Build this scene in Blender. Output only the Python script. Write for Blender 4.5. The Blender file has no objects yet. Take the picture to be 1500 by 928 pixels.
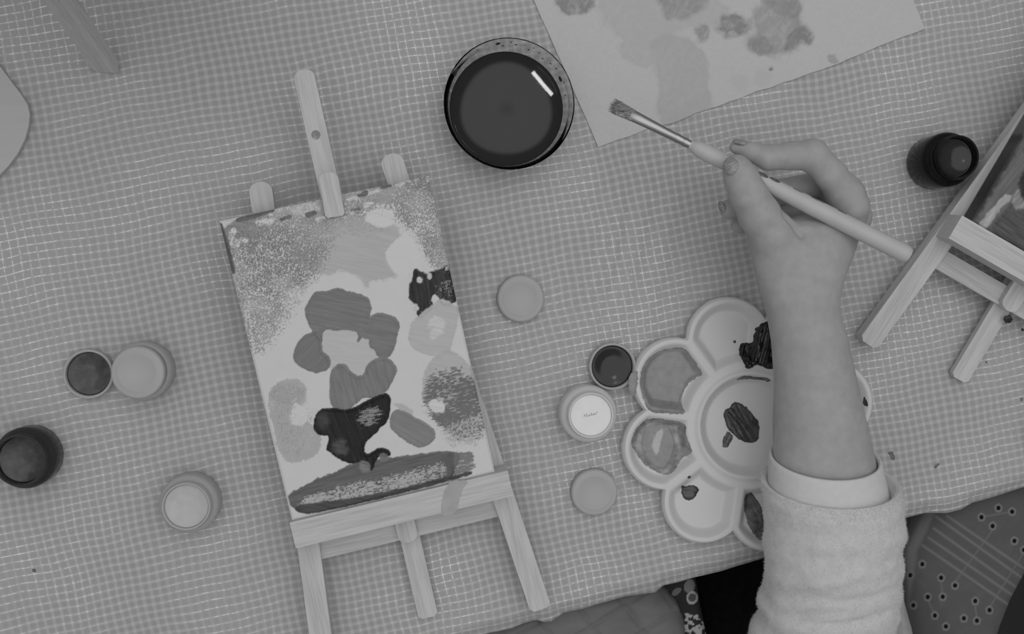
import bpy, bmesh, math, random
import numpy as np
from mathutils import Matrix, Vector, noise as mnoise

# ------------------------------------------------------------------ camera, light, exposure
S = 0.001                      # the script works in millimetres; tabletop cloth is z = 0
CAM_H, F_PX, NADIR = 850.0, 1700.0, (590.0, 420.0)
scene = bpy.context.scene
d_ = np.array([(NADIR[0]-750)/F_PX, -(NADIR[1]-464)/F_PX, -1.0]); d_ /= np.linalg.norm(d_)
wx = np.array([1.0, 0, 0]); wx -= (wx @ d_)*d_; wx /= np.linalg.norm(wx)
wz = -d_; wy = np.cross(wz, wx)
CM = np.array([wx, wy, wz])
cam_data = bpy.data.cameras.new('camera'); cam = bpy.data.objects.new('camera', cam_data)
scene.collection.objects.link(cam); scene.camera = cam
cam_data.sensor_width = 36; cam_data.sensor_fit = 'HORIZONTAL'; cam_data.lens = F_PX*36/1500
cam_data.clip_start = 0.01; cam_data.clip_end = 50
m4 = Matrix([list(CM[i])+[0] for i in range(3)]+[[0, 0, 0, 1]]); m4.translation = (0, 0, CAM_H*S)
cam.matrix_world = m4

world = bpy.data.worlds.new('room_light'); scene.world = world; world.use_nodes = True
world.node_tree.nodes['Background'].inputs[0].default_value = (1, 1, 1, 1)
world.node_tree.nodes['Background'].inputs[1].default_value = 0.40
_wt = world.node_tree; _tc = _wt.nodes.new('ShaderNodeTexCoord'); _sx = _wt.nodes.new('ShaderNodeSeparateXYZ'); _rp = _wt.nodes.new('ShaderNodeValToRGB')
_wt.links.new(_tc.outputs['Generated'], _sx.inputs[0]); _wt.links.new(_sx.outputs['Z'], _rp.inputs[0]); _wt.links.new(_rp.outputs[0], _wt.nodes['Background'].inputs[0])
_rp.color_ramp.elements[0].position = 0.0; _rp.color_ramp.elements[0].color = (.22, .22, .22, 1)      # dim walls, pale ceiling
_rp.color_ramp.elements[1].position = 0.85; _rp.color_ramp.elements[1].color = (1, 1, 1, 1)

def area_light(name, loc, target, size, power):
    l = bpy.data.lights.new(name, 'AREA'); l.shape = 'DISK'; l.size = size; l.energy = power
    o = bpy.data.objects.new(name, l); scene.collection.objects.link(o)
    o.location = loc
    o.rotation_euler = (Vector(target)-Vector(loc)).to_track_quat('-Z', 'Y').to_euler()
    return o
area_light('ceiling_panel', (0.15, 0.30, 2.0), (0.05, 0.05, 0), 2.6, 12.5)
tube = area_light('ceiling_lamp', (0.302, 0.440, 1.7), (0.05, 0, 0), 0.12, 0.22)
tube.data.shape = 'RECTANGLE'; tube.data.size = .065; tube.data.size_y = .008
tube.rotation_euler = (0, 0, math.radians(-49))

scene.view_settings.view_transform = 'Standard'; scene.view_settings.look = 'None'
scene.view_settings.exposure = 0.06; scene.view_settings.gamma = 1.0
scene.view_settings.use_curve_mapping = False

# ------------------------------------------------------------------ helpers
COL = scene.collection
def ray(px, py):
    return CM.T @ np.zeros(3) if False else CM @ np.array([(px-750)/F_PX, -(py-464)/F_PX, -1.0])
def P(px, py, z=0.0):                     # point of the place seen at that pixel, at height z (mm)
    r = ray(px, py); t = (z-CAM_H)/r[2]
    return np.array([0, 0, CAM_H]) + t*r
def SC(z): return F_PX/(CAM_H-z)
def PX(x, y, z):                          # where a point shows (arrays)
    v = np.stack([x, y, z-CAM_H], -1) @ CM
    return 750 + F_PX*v[..., 0]/-v[..., 2], 464 - F_PX*v[..., 1]/-v[..., 2]

def tag(o, label=None, cat=None, group=None, kind=None):
    for k, v in (('label', label), ('category', cat), ('group', group), ('kind', kind)):
        if v: o[k] = v
    return o
def link(name, me, mat=None, parent=None, smooth=True):
    o = bpy.data.objects.new(name, me); COL.objects.link(o)
    if mat: me.materials.append(mat)
    if parent: o.parent = parent
    if smooth: me.shade_smooth()
    return o
def empty(name, loc=(0, 0, 0), rz=0.0):
    o = bpy.data.objects.new(name, None); COL.objects.link(o); o.empty_display_size = .01
    o.location = [c*S for c in loc]; o.rotation_euler = (0, 0, rz); return o
def mesh(name, verts, faces):
    me = bpy.data.meshes.new(name); me.from_pydata([(a*S, b*S, c*S) for a, b, c in verts], [], faces); me.update(); return me
def bm_mesh(name, bm):
    bmesh.ops.recalc_face_normals(bm, faces=bm.faces)
    me = bpy.data.meshes.new(name); bm.to_mesh(me); bm.free(); return me
def auto_smooth(o, deg=40):
    me = o.data
    me.shade_smooth()
    me.set_sharp_from_angle(angle=math.radians(deg))
def lathe(name, prof, seg=72, ox=0, oy=0, oz=0, closed=True):
    verts, faces = [], []; n = len(prof)
    for i in range(seg):
        a = 2*math.pi*i/seg
        for r, z in prof: verts.append((ox+r*math.cos(a), oy+r*math.sin(a), oz+z))
    for i in range(seg):
        j = (i+1) % seg
        for k in range(n-1):
            faces.append((i*n+k, j*n+k, j*n+k+1, i*n+k+1))
    me = mesh(name, verts, faces)
    bm = bmesh.new(); bm.from_mesh(me); bmesh.ops.remove_doubles(bm, verts=bm.verts, dist=1e-6)
    bmesh.ops.recalc_face_normals(bm, faces=bm.faces); bm.to_mesh(me); bm.free()
    return me
def prism(name, pts, w0, w1, bevel=1.0, axis='w', hole=None):
    """outline pts (u, v) extruded from w0 to w1 with rounded edges"""
    bm = bmesh.new()
    def V(u, v, w): return bm.verts.new((u*S, v*S, w*S) if axis == 'w' else (u*S, w*S, v*S))
    lo = [V(u, v, w0) for u, v in pts]; hi = [V(u, v, w1) for u, v in pts]; n = len(pts)
    sides = [bm.faces.new((lo[i], lo[(i+1) % n], hi[(i+1) % n], hi[i])) for i in range(n)]
    if hole is None:
        bm.faces.new(lo[::-1]); bm.faces.new(hi)
        if bevel:
            es = [e for e in bm.edges if e.is_boundary is False and e.calc_face_angle(0) > .35]
            bmesh.ops.bevel(bm, geom=es, offset=bevel*S, segments=2, affect='EDGES', profile=.5)
    else:
        hu, hv, hr = hole; K = 20
        hl = [V(hu+hr*math.cos(2*math.pi*k/K), hv+hr*math.sin(2*math.pi*k/K), w0) for k in range(K)]
        hh = [V(hu+hr*math.cos(2*math.pi*k/K), hv+hr*math.sin(2*math.pi*k/K), w1) for k in range(K)]
        for k in range(K): bm.faces.new((hl[k], hh[k], hh[(k+1) % K], hl[(k+1) % K]))
        for outer, inner in ((lo, hl), (hi, hh)):
            es = [bm.edges.get((outer[i], outer[(i+1) % n])) for i in range(n)]
            es += [bm.edges.get((inner[k], inner[(k+1) % K])) for k in range(K)]
            bmesh.ops.triangle_fill(bm, use_beauty=True, use_dissolve=False, edges=es)
    return bm_mesh(name, bm)
def slat(a, b, width, round_a=False, round_b=True, corner=3.0):
    """outline of a straight slat from a to b with a rounded end"""
    a = np.array(a, float); b = np.array(b, float); d = b-a; L = np.linalg.norm(d); d /= L; n = np.array([-d[1], d[0]]); h = width/2
    out = []
    def end(c, dd, nn, rnd):
        if rnd:
            return [c - dd*h*.8 + dd*h*.8*math.sin(t) + nn*h*math.cos(t) for t in np.linspace(math.pi, 0, 13)]
        return [c-dd*corner-nn*h, c-nn*(h-corner), c+nn*(h-corner), c-dd*corner+nn*h]
    out += end(b, d, -n, round_b)[::-1] if False else end(b, d, n, round_b)
    out += end(a, -d, -n, round_a)
    return [tuple(p) for p in out]

# ---- noise on arrays
_rng = np.random.RandomState(7); _T = _rng.rand(256, 256)
def vnoise(x, y, seed=0):
    x = x + seed*17.31; y = y + seed*9.77
    xi = np.floor(x).astype(int); yi = np.floor(y).astype(int); fx = x-xi; fy = y-yi
    fx = fx*fx*(3-2*fx); fy = fy*fy*(3-2*fy)
    g = lambda a, b: _T[a & 255, b & 255]
    return (g(xi, yi)*(1-fx)+g(xi+1, yi)*fx)*(1-fy) + (g(xi, yi+1)*(1-fx)+g(xi+1, yi+1)*fx)*fy
def fbm(x, y, seed=0, oct=4):
    s = 0; a = .5; t = 0
    for k in range(oct):
        s = s + a*vnoise(x*2**k, y*2**k, seed+k); t += a; a *= .5
    return s/t
def ss(a, b, x):
    t = np.clip((x-a)/(b-a), 0, 1); return t*t*(3-2*t)
def chaikin(poly, n=2):
    p = np.array(poly, float)
    for _ in range(n):
        q = np.roll(p, -1, 0); a = .78*p+.22*q; b = .22*p+.78*q
        p = np.stack([a, b], 1).reshape(-1, 2)
    return p
def psdf(x, y, poly, pad=40.0):
    poly = np.array(poly, float); lo = poly.min(0)-pad; hi = poly.max(0)+pad
    k = (x > lo[0]) & (x < hi[0]) & (y > lo[1]) & (y < hi[1])
    out = np.full(x.shape, pad)
    if k.any(): out[k] = psdf_(x[k], y[k], poly)
    return out
def psdf_(x, y, poly):                     # signed distance to a polygon, negative inside
    poly = np.array(poly, float); d = np.full(x.shape, 1e18); ins = np.zeros(x.shape, bool)
    n = len(poly); j = n-1
    for i in range(n):
        ax, ay = poly[j]; bx, by = poly[i]; ex, ey = bx-ax, by-ay
        wx_, wy_ = x-ax, y-ay
        t = np.clip((wx_*ex+wy_*ey)/(ex*ex+ey*ey+1e-12), 0, 1)
        d = np.minimum(d, (wx_-ex*t)**2+(wy_-ey*t)**2)
        c = ((ay > y) != (by > y)); 
        xin = ax + (y-ay)*ex/(ey if abs(ey) > 1e-9 else 1e-9)
        ins ^= c & (x < xin); j = i
    d = np.sqrt(d); return np.where(ins, -d, d)
def lin(v): v = v/255.0; return v/12.92 if v <= .04045 else ((v+.055)/1.055)**2.4
ILL = 0.56                                 # what a white surface on this table reads as (linear)
def alb(v): return min(.95, lin(v)/ILL)    # albedo of a surface that reads v in the photograph's open light

# ---- materials
def mat(name, v, rough=.6, spec=.5, **kw):
    m = bpy.data.materials.new(name); m.use_nodes = True
    b = m.node_tree.nodes['Principled BSDF']; a = alb(v)
    b.inputs['Base Color'].default_value = (a, a, a, 1); b.inputs['Roughness'].default_value = rough
    b.inputs['Specular IOR Level'].default_value = spec
    for k, val in kw.items(): b.inputs[k.replace('_', ' ')].default_value = val
    return m
def node(m, t, **kw):
    n = m.node_tree.nodes.new(t)
    for k, v in kw.items():
        if hasattr(n, k) and not k[0].isupper(): setattr(n, k, v)
    return n
def L(m, a, b): m.node_tree.links.new(a, b)
def bsdf(m): return m.node_tree.nodes['Principled BSDF']
def math_(m, op, a, b=None, clamp=False):
    n = m.node_tree.nodes.new('ShaderNodeMath'); n.operation = op; n.use_clamp = clamp
    for i, v in ((0, a), (1, b)):
        if v is None: continue
        if isinstance(v, (int, float)): n.inputs[i].default_value = v
        else: L(m, v, n.inputs[i])
    return n.outputs[0]
def noise_tex(m, scale, detail=3, vec=None, rough=.5, dist=0):
    n = m.node_tree.nodes.new('ShaderNodeTexNoise'); n.inputs['Scale'].default_value = scale
    n.inputs['Detail'].default_value = detail; n.inputs['Roughness'].default_value = rough; n.inputs['Distortion'].default_value = dist
    if vec is not None: L(m, vec, n.inputs['Vector'])
    return n.outputs['Fac']
def objco(m, scale=(1, 1, 1), rz=0.0):
    t = m.node_tree.nodes.new('ShaderNodeTexCoord'); mp = m.node_tree.nodes.new('ShaderNodeMapping')
    mp.inputs['Scale'].default_value = scale; mp.inputs['Rotation'].default_value = (0, 0, rz)
    L(m, t.outputs['Object'], mp.inputs['Vector']); return mp.outputs[0]
def ramp(m, fac, a, b, p0=0.0, p1=1.0):
    r = m.node_tree.nodes.new('ShaderNodeValToRGB')
    r.color_ramp.elements[0].position = p0; r.color_ramp.elements[1].position = p1
    r.color_ramp.elements[0].color = (a, a, a, 1); r.color_ramp.elements[1].color = (b, b, b, 1)
    L(m, fac, r.inputs[0]); return r.outputs[0]
def bump(m, h, strength=.3, dist=.001):
    b = m.node_tree.nodes.new('ShaderNodeBump'); b.inputs['Strength'].default_value = strength; b.inputs['Distance'].default_value = dist
    L(m, h, b.inputs['Height']); L(m, b.outputs[0], bsdf(m).inputs['Normal'])
def vary(m, lo, hi, scale, detail=4, sc=(1, 1, 1), b_str=.2, b_dist=.0005):
    v = objco(m, sc); f = noise_tex(m, scale, detail, v)
    L(m, ramp(m, f, alb(lo), alb(hi), .3, .7), bsdf(m).inputs['Base Color']); bump(m, f, b_str, b_dist); return m

def wood(name, sc):
    m = mat(name, 160, .62, .25)
    v = objco(m, sc)
    f1 = noise_tex(m, 60, 5, v, .6, .4); f2 = noise_tex(m, 190, 3, v, .5)
    f = math_(m, 'ADD', math_(m, 'MULTIPLY', f1, .6), math_(m, 'MULTIPLY', f2, .4))
    L(m, ramp(m, f, alb(147), alb(165), .36, .58), bsdf(m).inputs['Base Color'])
    bump(m, f2, .35, .0006); return m
M = {}
M['wood_v'] = wood('pine_along', (5, .22, 5)); M['wood_u'] = wood('pine_across', (.22, 5, 5))
M['white_plastic'] = vary(mat('white_plastic', 168, .28, .4), 167, 170, 30, 2, b_str=.03)
M['lid'] = vary(mat('grey_lid_plastic', 143, .45, .3), 142, 144, 40, 2, b_str=.04)
def frosted(name, v, alpha_like=.35):
    m = mat(name, v, .3, .5, IOR=1.2); bsdf(m).inputs['Transmission Weight'].default_value = alpha_like
    f = noise_tex(m, 300, 2, objco(m)); bump(m, f, .05, .0003); return m
M['frosted'] = frosted('frosted_plastic', 176, .08)
M['frosted_clear'] = frosted('frosted_clear_plastic', 158, .2)
M['smoky'] = frosted('paint_smeared_plastic', 72, .6); bsdf(M['smoky']).inputs['Roughness'].default_value = .12
M['black_clear'] = frosted('dark_clear_plastic', 36, .6); bsdf(M['black_clear']).inputs['Roughness'].default_value = .08; bsdf(M['black_clear']).inputs['Specular IOR Level'].default_value = 1.0
def paint(name, v, rough=.22, spread=10):
    m = mat(name, v, rough, .5); return vary(m, max(4, v-spread), v+spread, 160, 4, b_str=.18, b_dist=.0008)
M['paint_black'] = paint('black_paint', 13, .14, 6); M['paint_dark'] = paint('dark_paint', 48, .2, 14)
M['paint_mid'] = paint('mid_grey_paint', 112, .25, 6); M['paint_grey'] = paint('grey_paint', 150, .25, 4)
M['paint_white'] = paint('white_paint', 188, .4, 2); M['paint_smear'] = paint('smeared_paint', 74, .25, 22)
M['paint_streak'] = paint('mixed_paint', 106, .25, 26); M['paint_print'] = paint('mark_paint', 130, .5, 8)
M['stain'] = paint('dry_stain', 138, .6, 4)
M['skin'] = mat('skin', 134, .5, .35)
_v = objco(M['skin']); _a = noise_tex(M['skin'], 40, 4, _v); _b = noise_tex(M['skin'], 700, 3, _v); _c = noise_tex(M['skin'], 160, 5, _v)
_f = math_(M['skin'], 'ADD', math_(M['skin'], 'MULTIPLY', _a, .6), math_(M['skin'], 'MULTIPLY', _c, .4))
L(M['skin'], ramp(M['skin'], _f, alb(129), alb(140), .35, .65), bsdf(M['skin']).inputs['Base Color'])
bump(M['skin'], math_(M['skin'], 'ADD', _b, math_(M['skin'], 'MULTIPLY', _c, 1.5)), .22, .0006)
bsdf(M['skin']).inputs['Subsurface Weight'].default_value = .12
bsdf(M['skin']).inputs['Subsurface Radius'].default_value = (.004, .004, .004)
M['nail'] = vary(mat('painted_nail', 112, .35, .5), 92, 128, 260, 3, (1, 4, 1))
M['fleece'] = vary(mat('white_fleece', 168, .95, .1), 163, 171, 130, 5, b_str=.5, b_dist=.0015)
bsdf(M['fleece']).inputs['Sheen Weight'].default_value = .3
M['cuff'] = vary(mat('white_cuff_knit', 170, .9, .15), 167, 172, 200, 3, (1, 1, 1), .2, .0008)
M['black_cloth'] = vary(mat('black_cloth', 12, .95, .05), 9, 15, 200, 3)
M['metal'] = mat('ferrule_metal', 175, .2, .5, Metallic=1.0)
bsdf(M['metal']).inputs['Base Color'].default_value = (.42, .42, .42, 1); bsdf(M['metal']).inputs['Roughness'].default_value = .3
M['handle'] = vary(mat('pale_brush_handle', 152, .42, .4), 148, 156, 30, 3, b_str=.04)
M['bristle'] = vary(mat('bristle', 100, .6, .3), 60, 150, 400, 3, (.2, 4, 4), .3)
M['floor'] = vary(mat('dark_floor', 30, .7, .3), 24, 36, 6, 5)
M['board'] = vary(mat('pale_board', 150, .6, .25), 148, 152, 60, 3, (.3, 3, 1), .1)
def vcol(name, rough=.7, spec=.25, weave=0.0, flat=False):
    m = mat(name, 150, rough, spec)
    n = m.node_tree.nodes.new('ShaderNodeVertexColor'); n.layer_name = 'pigment'
    L(m, n.outputs['Color'], bsdf(m).inputs['Base Color'])
    if flat: return m
    f = noise_tex(m, 900, 2, objco(m)); bump(m, f, .2 if not weave else weave, .0004); return m
M['canvas'] = vcol('painted_canvas', .55, .3, .3); M['paper'] = vcol('watercolour_paper', .85, .15, .45)
M['print'] = vcol('printed_cloth', .9, .1); M['murky'] = vcol('murky_water', .015, .06, flat=True)
def glass(name):
    m = mat(name, 250, 0.0, .5, IOR=1.13); bsdf(m).inputs['Transmission Weight'].default_value = 1.0
    b = bsdf(m); b.inputs['Base Color'].default_value = (.93, .93, .93, 1)
    f = noise_tex(m, 30, 2, objco(m)); bump(m, f, .03, .0004); return m
M['glass'] = glass('clear_glass')

def set_pigment(me, vals):
    a = me.color_attributes.new('pigment', 'FLOAT_COLOR', 'POINT')
    c = np.ones((len(vals), 4), np.float32); c[:, :3] = np.clip(vals, 0.005, .95)[:, None]
    a.data.foreach_set('color', c.ravel())

# gingham cloth: soft woven bands crossing plus thin threads, their patchy sheen painted pale
def gingham():
    m = mat('gingham_cloth', 138, .62, .3)
    t = m.node_tree.nodes.new('ShaderNodeTexCoord')
    nz = m.node_tree.nodes.new('ShaderNodeTexNoise'); nz.inputs['Scale'].default_value = 14; nz.inputs['Detail'].default_value = 2
    L(m, t.outputs['Object'], nz.inputs['Vector'])
    sub = m.node_tree.nodes.new('ShaderNodeVectorMath'); sub.operation = 'SUBTRACT'; L(m, nz.outputs['Color'], sub.inputs[0]); sub.inputs[1].default_value = (.5, .5, .5)
    sc = m.node_tree.nodes.new('ShaderNodeVectorMath'); sc.operation = 'SCALE'; L(m, sub.outputs[0], sc.inputs[0]); sc.inputs['Scale'].default_value = .009
    ad = m.node_tree.nodes.new('ShaderNodeVectorMath'); ad.operation = 'ADD'; L(m, t.outputs['Object'], ad.inputs[0]); L(m, sc.outputs[0], ad.inputs[1])
    mp = m.node_tree.nodes.new('ShaderNodeMapping'); mp.inputs['Rotation'].default_value = (0, 0, -math.radians(11.0)); L(m, ad.outputs[0], mp.inputs['Vector'])
    sp = m.node_tree.nodes.new('ShaderNodeSeparateXYZ'); L(m, mp.outputs[0], sp.inputs[0])
    def tri(o, pitch):
        f = math_(m, 'FRACT', math_(m, 'MULTIPLY', o, 1000.0/pitch))
        return math_(m, 'MULTIPLY', math_(m, 'ABSOLUTE', math_(m, 'SUBTRACT', f, .5)), 2.0)     # 1 at the thread, 0 mid-square
    tx, ty = tri(sp.outputs[0], 6.05), tri(sp.outputs[1], 5.6)
    band = lambda o: ramp(m, o, 0, 1, .42, .72)
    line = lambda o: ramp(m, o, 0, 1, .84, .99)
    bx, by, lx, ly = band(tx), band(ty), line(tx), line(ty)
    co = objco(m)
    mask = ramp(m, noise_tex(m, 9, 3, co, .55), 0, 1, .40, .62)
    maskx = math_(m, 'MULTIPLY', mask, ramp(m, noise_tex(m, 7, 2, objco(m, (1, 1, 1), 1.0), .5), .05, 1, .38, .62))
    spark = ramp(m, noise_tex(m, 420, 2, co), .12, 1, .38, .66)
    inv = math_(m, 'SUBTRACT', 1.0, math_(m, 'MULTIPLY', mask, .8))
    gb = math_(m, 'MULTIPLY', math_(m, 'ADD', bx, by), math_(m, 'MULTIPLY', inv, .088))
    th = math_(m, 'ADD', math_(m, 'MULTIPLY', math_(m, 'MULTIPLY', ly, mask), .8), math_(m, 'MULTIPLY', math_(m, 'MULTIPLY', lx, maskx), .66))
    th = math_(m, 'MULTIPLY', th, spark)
    fib = math_(m, 'MULTIPLY', math_(m, 'SUBTRACT', noise_tex(m, 1500, 2, co), .5), .05)
    sq = math_(m, 'MULTIPLY', math_(m, 'SUBTRACT', 1.0, mask), -.065)
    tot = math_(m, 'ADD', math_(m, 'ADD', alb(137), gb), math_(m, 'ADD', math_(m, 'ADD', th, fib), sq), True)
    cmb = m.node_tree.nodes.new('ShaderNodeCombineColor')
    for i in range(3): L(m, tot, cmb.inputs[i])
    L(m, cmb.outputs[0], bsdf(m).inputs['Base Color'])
    bump(m, math_(m, 'ADD', math_(m, 'MULTIPLY', math_(m, 'ADD', lx, ly), .5), noise_tex(m, 1200, 2, co)), .15, .0003)
    return m
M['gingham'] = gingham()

# ------------------------------------------------------------------ setting: floor, table, cloth
me = mesh('floor', [(-2500, -2500, -745), (2500, -2500, -745), (2500, 2500, -745), (-2500, 2500, -745)], [(0, 1, 2, 3)])
tag(link('floor', me, M['floor'], smooth=False), kind='structure')

EDGE = [(420, 1010), (640, 950), (700, 931), (720, 926), (751, 920), (765, 913), (787, 907), (796, 911), (807, 910), (826, 897), (854, 891), (880, 883), (916, 873),
        (961, 867), (972, 857), (994, 852), (1017, 845), (1056, 836), (1084, 827), (1116, 818), (1180, 797), (1260, 776), (1329, 757.5), (1355, 751), (1387, 751),
        (1408, 745.5), (1424, 736), (1454, 728), (1500, 713), (1600, 684), (1720, 650)]
DROP = 7.0
ew = np.array([P(a, b, -DROP)[:2] for a, b in EDGE])
TD = ew[-1]-ew[0]; TD /= np.linalg.norm(TD); TN = np.array([-TD[1], TD[0]])      # along the edge, and into the table
es, et = ew @ TD, ew @ TN
tmid = float(np.median(et))
s_ext = np.concatenate([np.arange(es[0]-260, es[0], 8), np.linspace(es[0], es[-1], 330), np.arange(es[-1]+6, es[-1]+150, 8)])
edge_t = np.interp(s_ext, es, et)
DEPTH = 760.0
trow = np.concatenate([np.linspace(0, 60, 25), np.linspace(64, DEPTH, 175)])
SS, TT = np.meshgrid(s_ext, trow, indexing='ij')
ET = edge_t[:, None]*np.ones_like(TT)
fade = np.clip(1-TT/70, 0, 1)
ABS = tmid + TT + (ET-tmid)*fade
X = SS*TD[0]+ABS*TN[0]; Y = SS*TD[1]+ABS*TN[1]
def cloth_z(x, y, tt=None):
    z = (fbm(x/60, y/60, 3, 3)-.5)*1.2
    wob = 10*np.sin(y/30.0)
    u = x-150-wob*.5+ (y-20)*-.12
    msk = np.exp(-((y-20)/75)**2)
    for off, w, a in ((0, 5, 3.2), (18, 6, 2.4), (-20, 6, 2.3), (38, 7, 1.8)):
        z = z + a*np.exp(-((u-off)/w)**2)*msk
    return z
Z = cloth_z(X, Y)
dist = np.clip(TT, 0, None)
Z = Z*ss(0, 40, TT) - DROP*(1-ss(0, 14, TT))**1.5 + (fbm(SS/14, TT/14, 9, 2)-.5)*1.2*(1-ss(0, 10, TT))
n1, n2 = X.shape
idx = np.arange(n1*n2).reshape(n1, n2)
faces = np.stack([idx[:-1, :-1], idx[1:, :-1], idx[1:, 1:], idx[:-1, 1:]], -1).reshape(-1, 4)
me = mesh('tablecloth', np.stack([X, Y, Z], -1).reshape(-1, 3).tolist(), faces.tolist())
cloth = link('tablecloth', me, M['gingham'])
sol = cloth.modifiers.new('thickness', 'SOLIDIFY'); sol.thickness = .0006; sol.offset = -1
tag(cloth, 'pale grey checked gingham cloth spread over the whole table', 'tablecloth')

def rect_on_table(s0, s1, t0, t1):
    return [tuple(s*TD+t*TN) for s, t in ((s0, t0), (s1, t0), (s1, t1), (s0, t1))]
tb = empty('table'); tag(tb, 'table under the gingham cloth, hidden beneath it', 'table')
s0, s1, t0, t1 = s_ext[0]+15, s_ext[-1]-15, tmid+16, tmid+DEPTH-15
link('tabletop', prism('tabletop', rect_on_table(s0, s1, t0, t1), -26, -3.2, 2), M['wood_u'], tb, False)
for ls, lt in ((s0+60, t0+60), (s1-60, t0+60), (s1-60, t1-60), (s0+60, t1-60)):
    link('leg', prism('leg', rect_on_table(ls-25, ls+25, lt-25, lt+25), -745, -26, 2), M['wood_v'], tb, False)

def blob_mesh(name, poly, zf, thick, res=.7, z_px=0.0, seed=0, edge=1.6, rough=.3, dirx=(1, 0)):
    """a daub with real thickness: poly in photo pixels, zf(x, y) the surface it lies on"""
    pw = np.array([P(a, b, z_px)[:2] for a, b in chaikin(poly, 2)])
    lo, hi = pw.min(0)-1, pw.max(0)+1
    xs = np.arange(lo[0], hi[0]+res, res); ys = np.arange(lo[1], hi[1]+res, res)
    GX, GY = np.meshgrid(xs, ys, indexing='ij')
    warp = (fbm(GX/2.2, GY/2.2, seed+5, 3)-.5)*1.8
    d = psdf(GX, GY, pw)+warp
    k = d < res*.8
    h = thick*ss(0, edge, -d)
    u = GX*dirx[0]+GY*dirx[1]; w = -GX*dirx[1]+GY*dirx[0]
    h = h*(1-rough+2*rough*fbm(u/9, w/1.1, seed, 3))
    ZZ = zf(GX, GY)+np.maximum(h, -.05)+.03
    ZZ = np.where(d > 0, zf(GX, GY)-.15, ZZ)
    ids = -np.ones(GX.shape, int); verts = []; faces = []
    cell = k[:-1, :-1] & k[1:, :-1] & k[1:, 1:] & k[:-1, 1:]
    for i, j in np.argwhere(cell):
        q = []
        for a, b in ((i, j), (i+1, j), (i+1, j+1), (i, j+1)):
            if ids[a, b] < 0:
                ids[a, b] = len(verts); verts.append((GX[a, b], GY[a, b], ZZ[a, b]))
            q.append(int(ids[a, b]))
        faces.append(q)
    return mesh(name, verts, faces)
def cz(x, y): return cloth_z(x, y)+.05
for k, poly in enumerate(([(1298, 663), (1308, 660), (1311, 668), (1310, 676), (1306, 672), (1304, 666)], [(1367, 683), (1375, 677), (1377, 680), (1370, 686)],
             [(1443, 528), (1447, 528), (1448, 532), (1444, 532)], [(1493, 583), (1498, 582), (1498, 588), (1494, 588)], [(47, 832), (52, 832), (52, 837), (48, 837)],
             [(1443, 500), (1446, 499), (1447, 502), (1444, 503)])):
    o = link('paint_spot', blob_mesh('paint_spot', poly, cz, .3, .4, 0, k, .6), M['paint_smear'], cloth)
    o['label'] = 'dark dried paint spot on the cloth'

# ------------------------------------------------------------------ paper with watercolour stains
def grid_sheet(name, corner_fn, nu, nv):
    U, V = np.meshgrid(np.linspace(0, 1, nu), np.linspace(0, 1, nv), indexing='ij'); return U, V
pc = [P(876, 214, 1.5), P(1356, 43, 1.5)]                       # near corners of the sheet
e1 = pc[1]-pc[0]; wid = np.linalg.norm(e1); e1 /= wid; e2 = np.array([-e1[1], e1[0], 0])
ul = P(776, -12, 1.5)-pc[0]; e2l = ul/np.linalg.norm(ul)
nu, nv = 470, 300; LEN = 165.0
U, V = np.meshgrid(np.linspace(0, wid, nu), np.linspace(0, LEN, nv), indexing='ij')
edgew = (fbm(U/22, V*0+2, 4, 3)-.5)*5*ss(20, 0, V) + 4*np.sin(U/wid*math.pi*1.0+.2)*ss(60, 0, V)
edgeu = (fbm(V/20, U*0+5, 6, 3)-.5)*2
skew = (e2l @ e1)*V/(e2l @ e2)
PXs = pc[0][0]+(U+skew+edgeu)*e1[0]+(V-edgew*.55)*e2[0]; PYs = pc[0][1]+(U+skew+edgeu)*e1[1]+(V-edgew*.55)*e2[1]
base_z = cloth_z(PXs, PYs)
PZs = .9+.8*base_z + .7*(fbm(U/50, V/50, 12, 2)-.3) + .3*ss(14, 0, V)*fbm(U/30, V*0, 3, 2)
PZs = np.maximum(PZs, base_z+.3)
gx, gy = PX(PXs, PYs, PZs)
col = np.full(gx.shape, alb(159)) + (fbm(gx/3, gy/3, 8, 3)-.5)*.05
def stain(poly, v, soft=5, opac=1.0, seed=0, gran=.45, wob=7, ring=.3):
    global col
    d = psdf(gx, gy, chaikin(poly, 2)) + (fbm(gx/26, gy/26, seed+50, 2)-.5)*2*wob + (fbm(gx/12, gy/12, seed, 4)-.5)*2*wob
    a = ss(soft, -soft, d)*opac
    g = 1-gran+gran*2*(.5+1.7*(.6*fbm(gx/6, gy/6, seed+3, 4)+.4*fbm((gx+.5*gy)/2.5, (gy-.5*gx)/16, seed+4, 3)-.5))
    a = np.clip(a*g + ring*opac*np.exp(-((d+soft*.6)/2.0)**2)*.5, 0, 1)
    col = col*(1-a)+alb(v)*a
stain([(868, -30), (1010, -30), (1070, 5), (1060, 40), (990, 45), (960, 70), (920, 65), (880, 30)], 151, 7, .9, 1)
stain([(950, 60), (1000, 45), (1030, 75), (1045, 130), (1040, 160), (980, 190), (963, 175), (965, 120)], 146, 5, .85, 2, .3, 5)
stain([(905, 55), (935, 58), (960, 80), (950, 100), (930, 98), (905, 80)], 150, 3, .8, 3)
stain([(802, -20), (870, -20), (868, 8), (860, 18), (838, 22), (820, 16), (808, 5)], 118, 4, .9, 4, .55)
stain([(955, -20), (1045, -20), (1035, 10), (1010, 25), (985, 28), (965, 15)], 128, 8, .8, 5, .6)
stain([(1015, 40), (1032, 40), (1036, 52), (1025, 58), (1014, 52)], 128, 6, .9, 6, .5)
stain([(1052, 22), (1080, 18), (1095, 35), (1090, 52), (1065, 55), (1052, 42)], 118, 6, .95, 7, .5)
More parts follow.
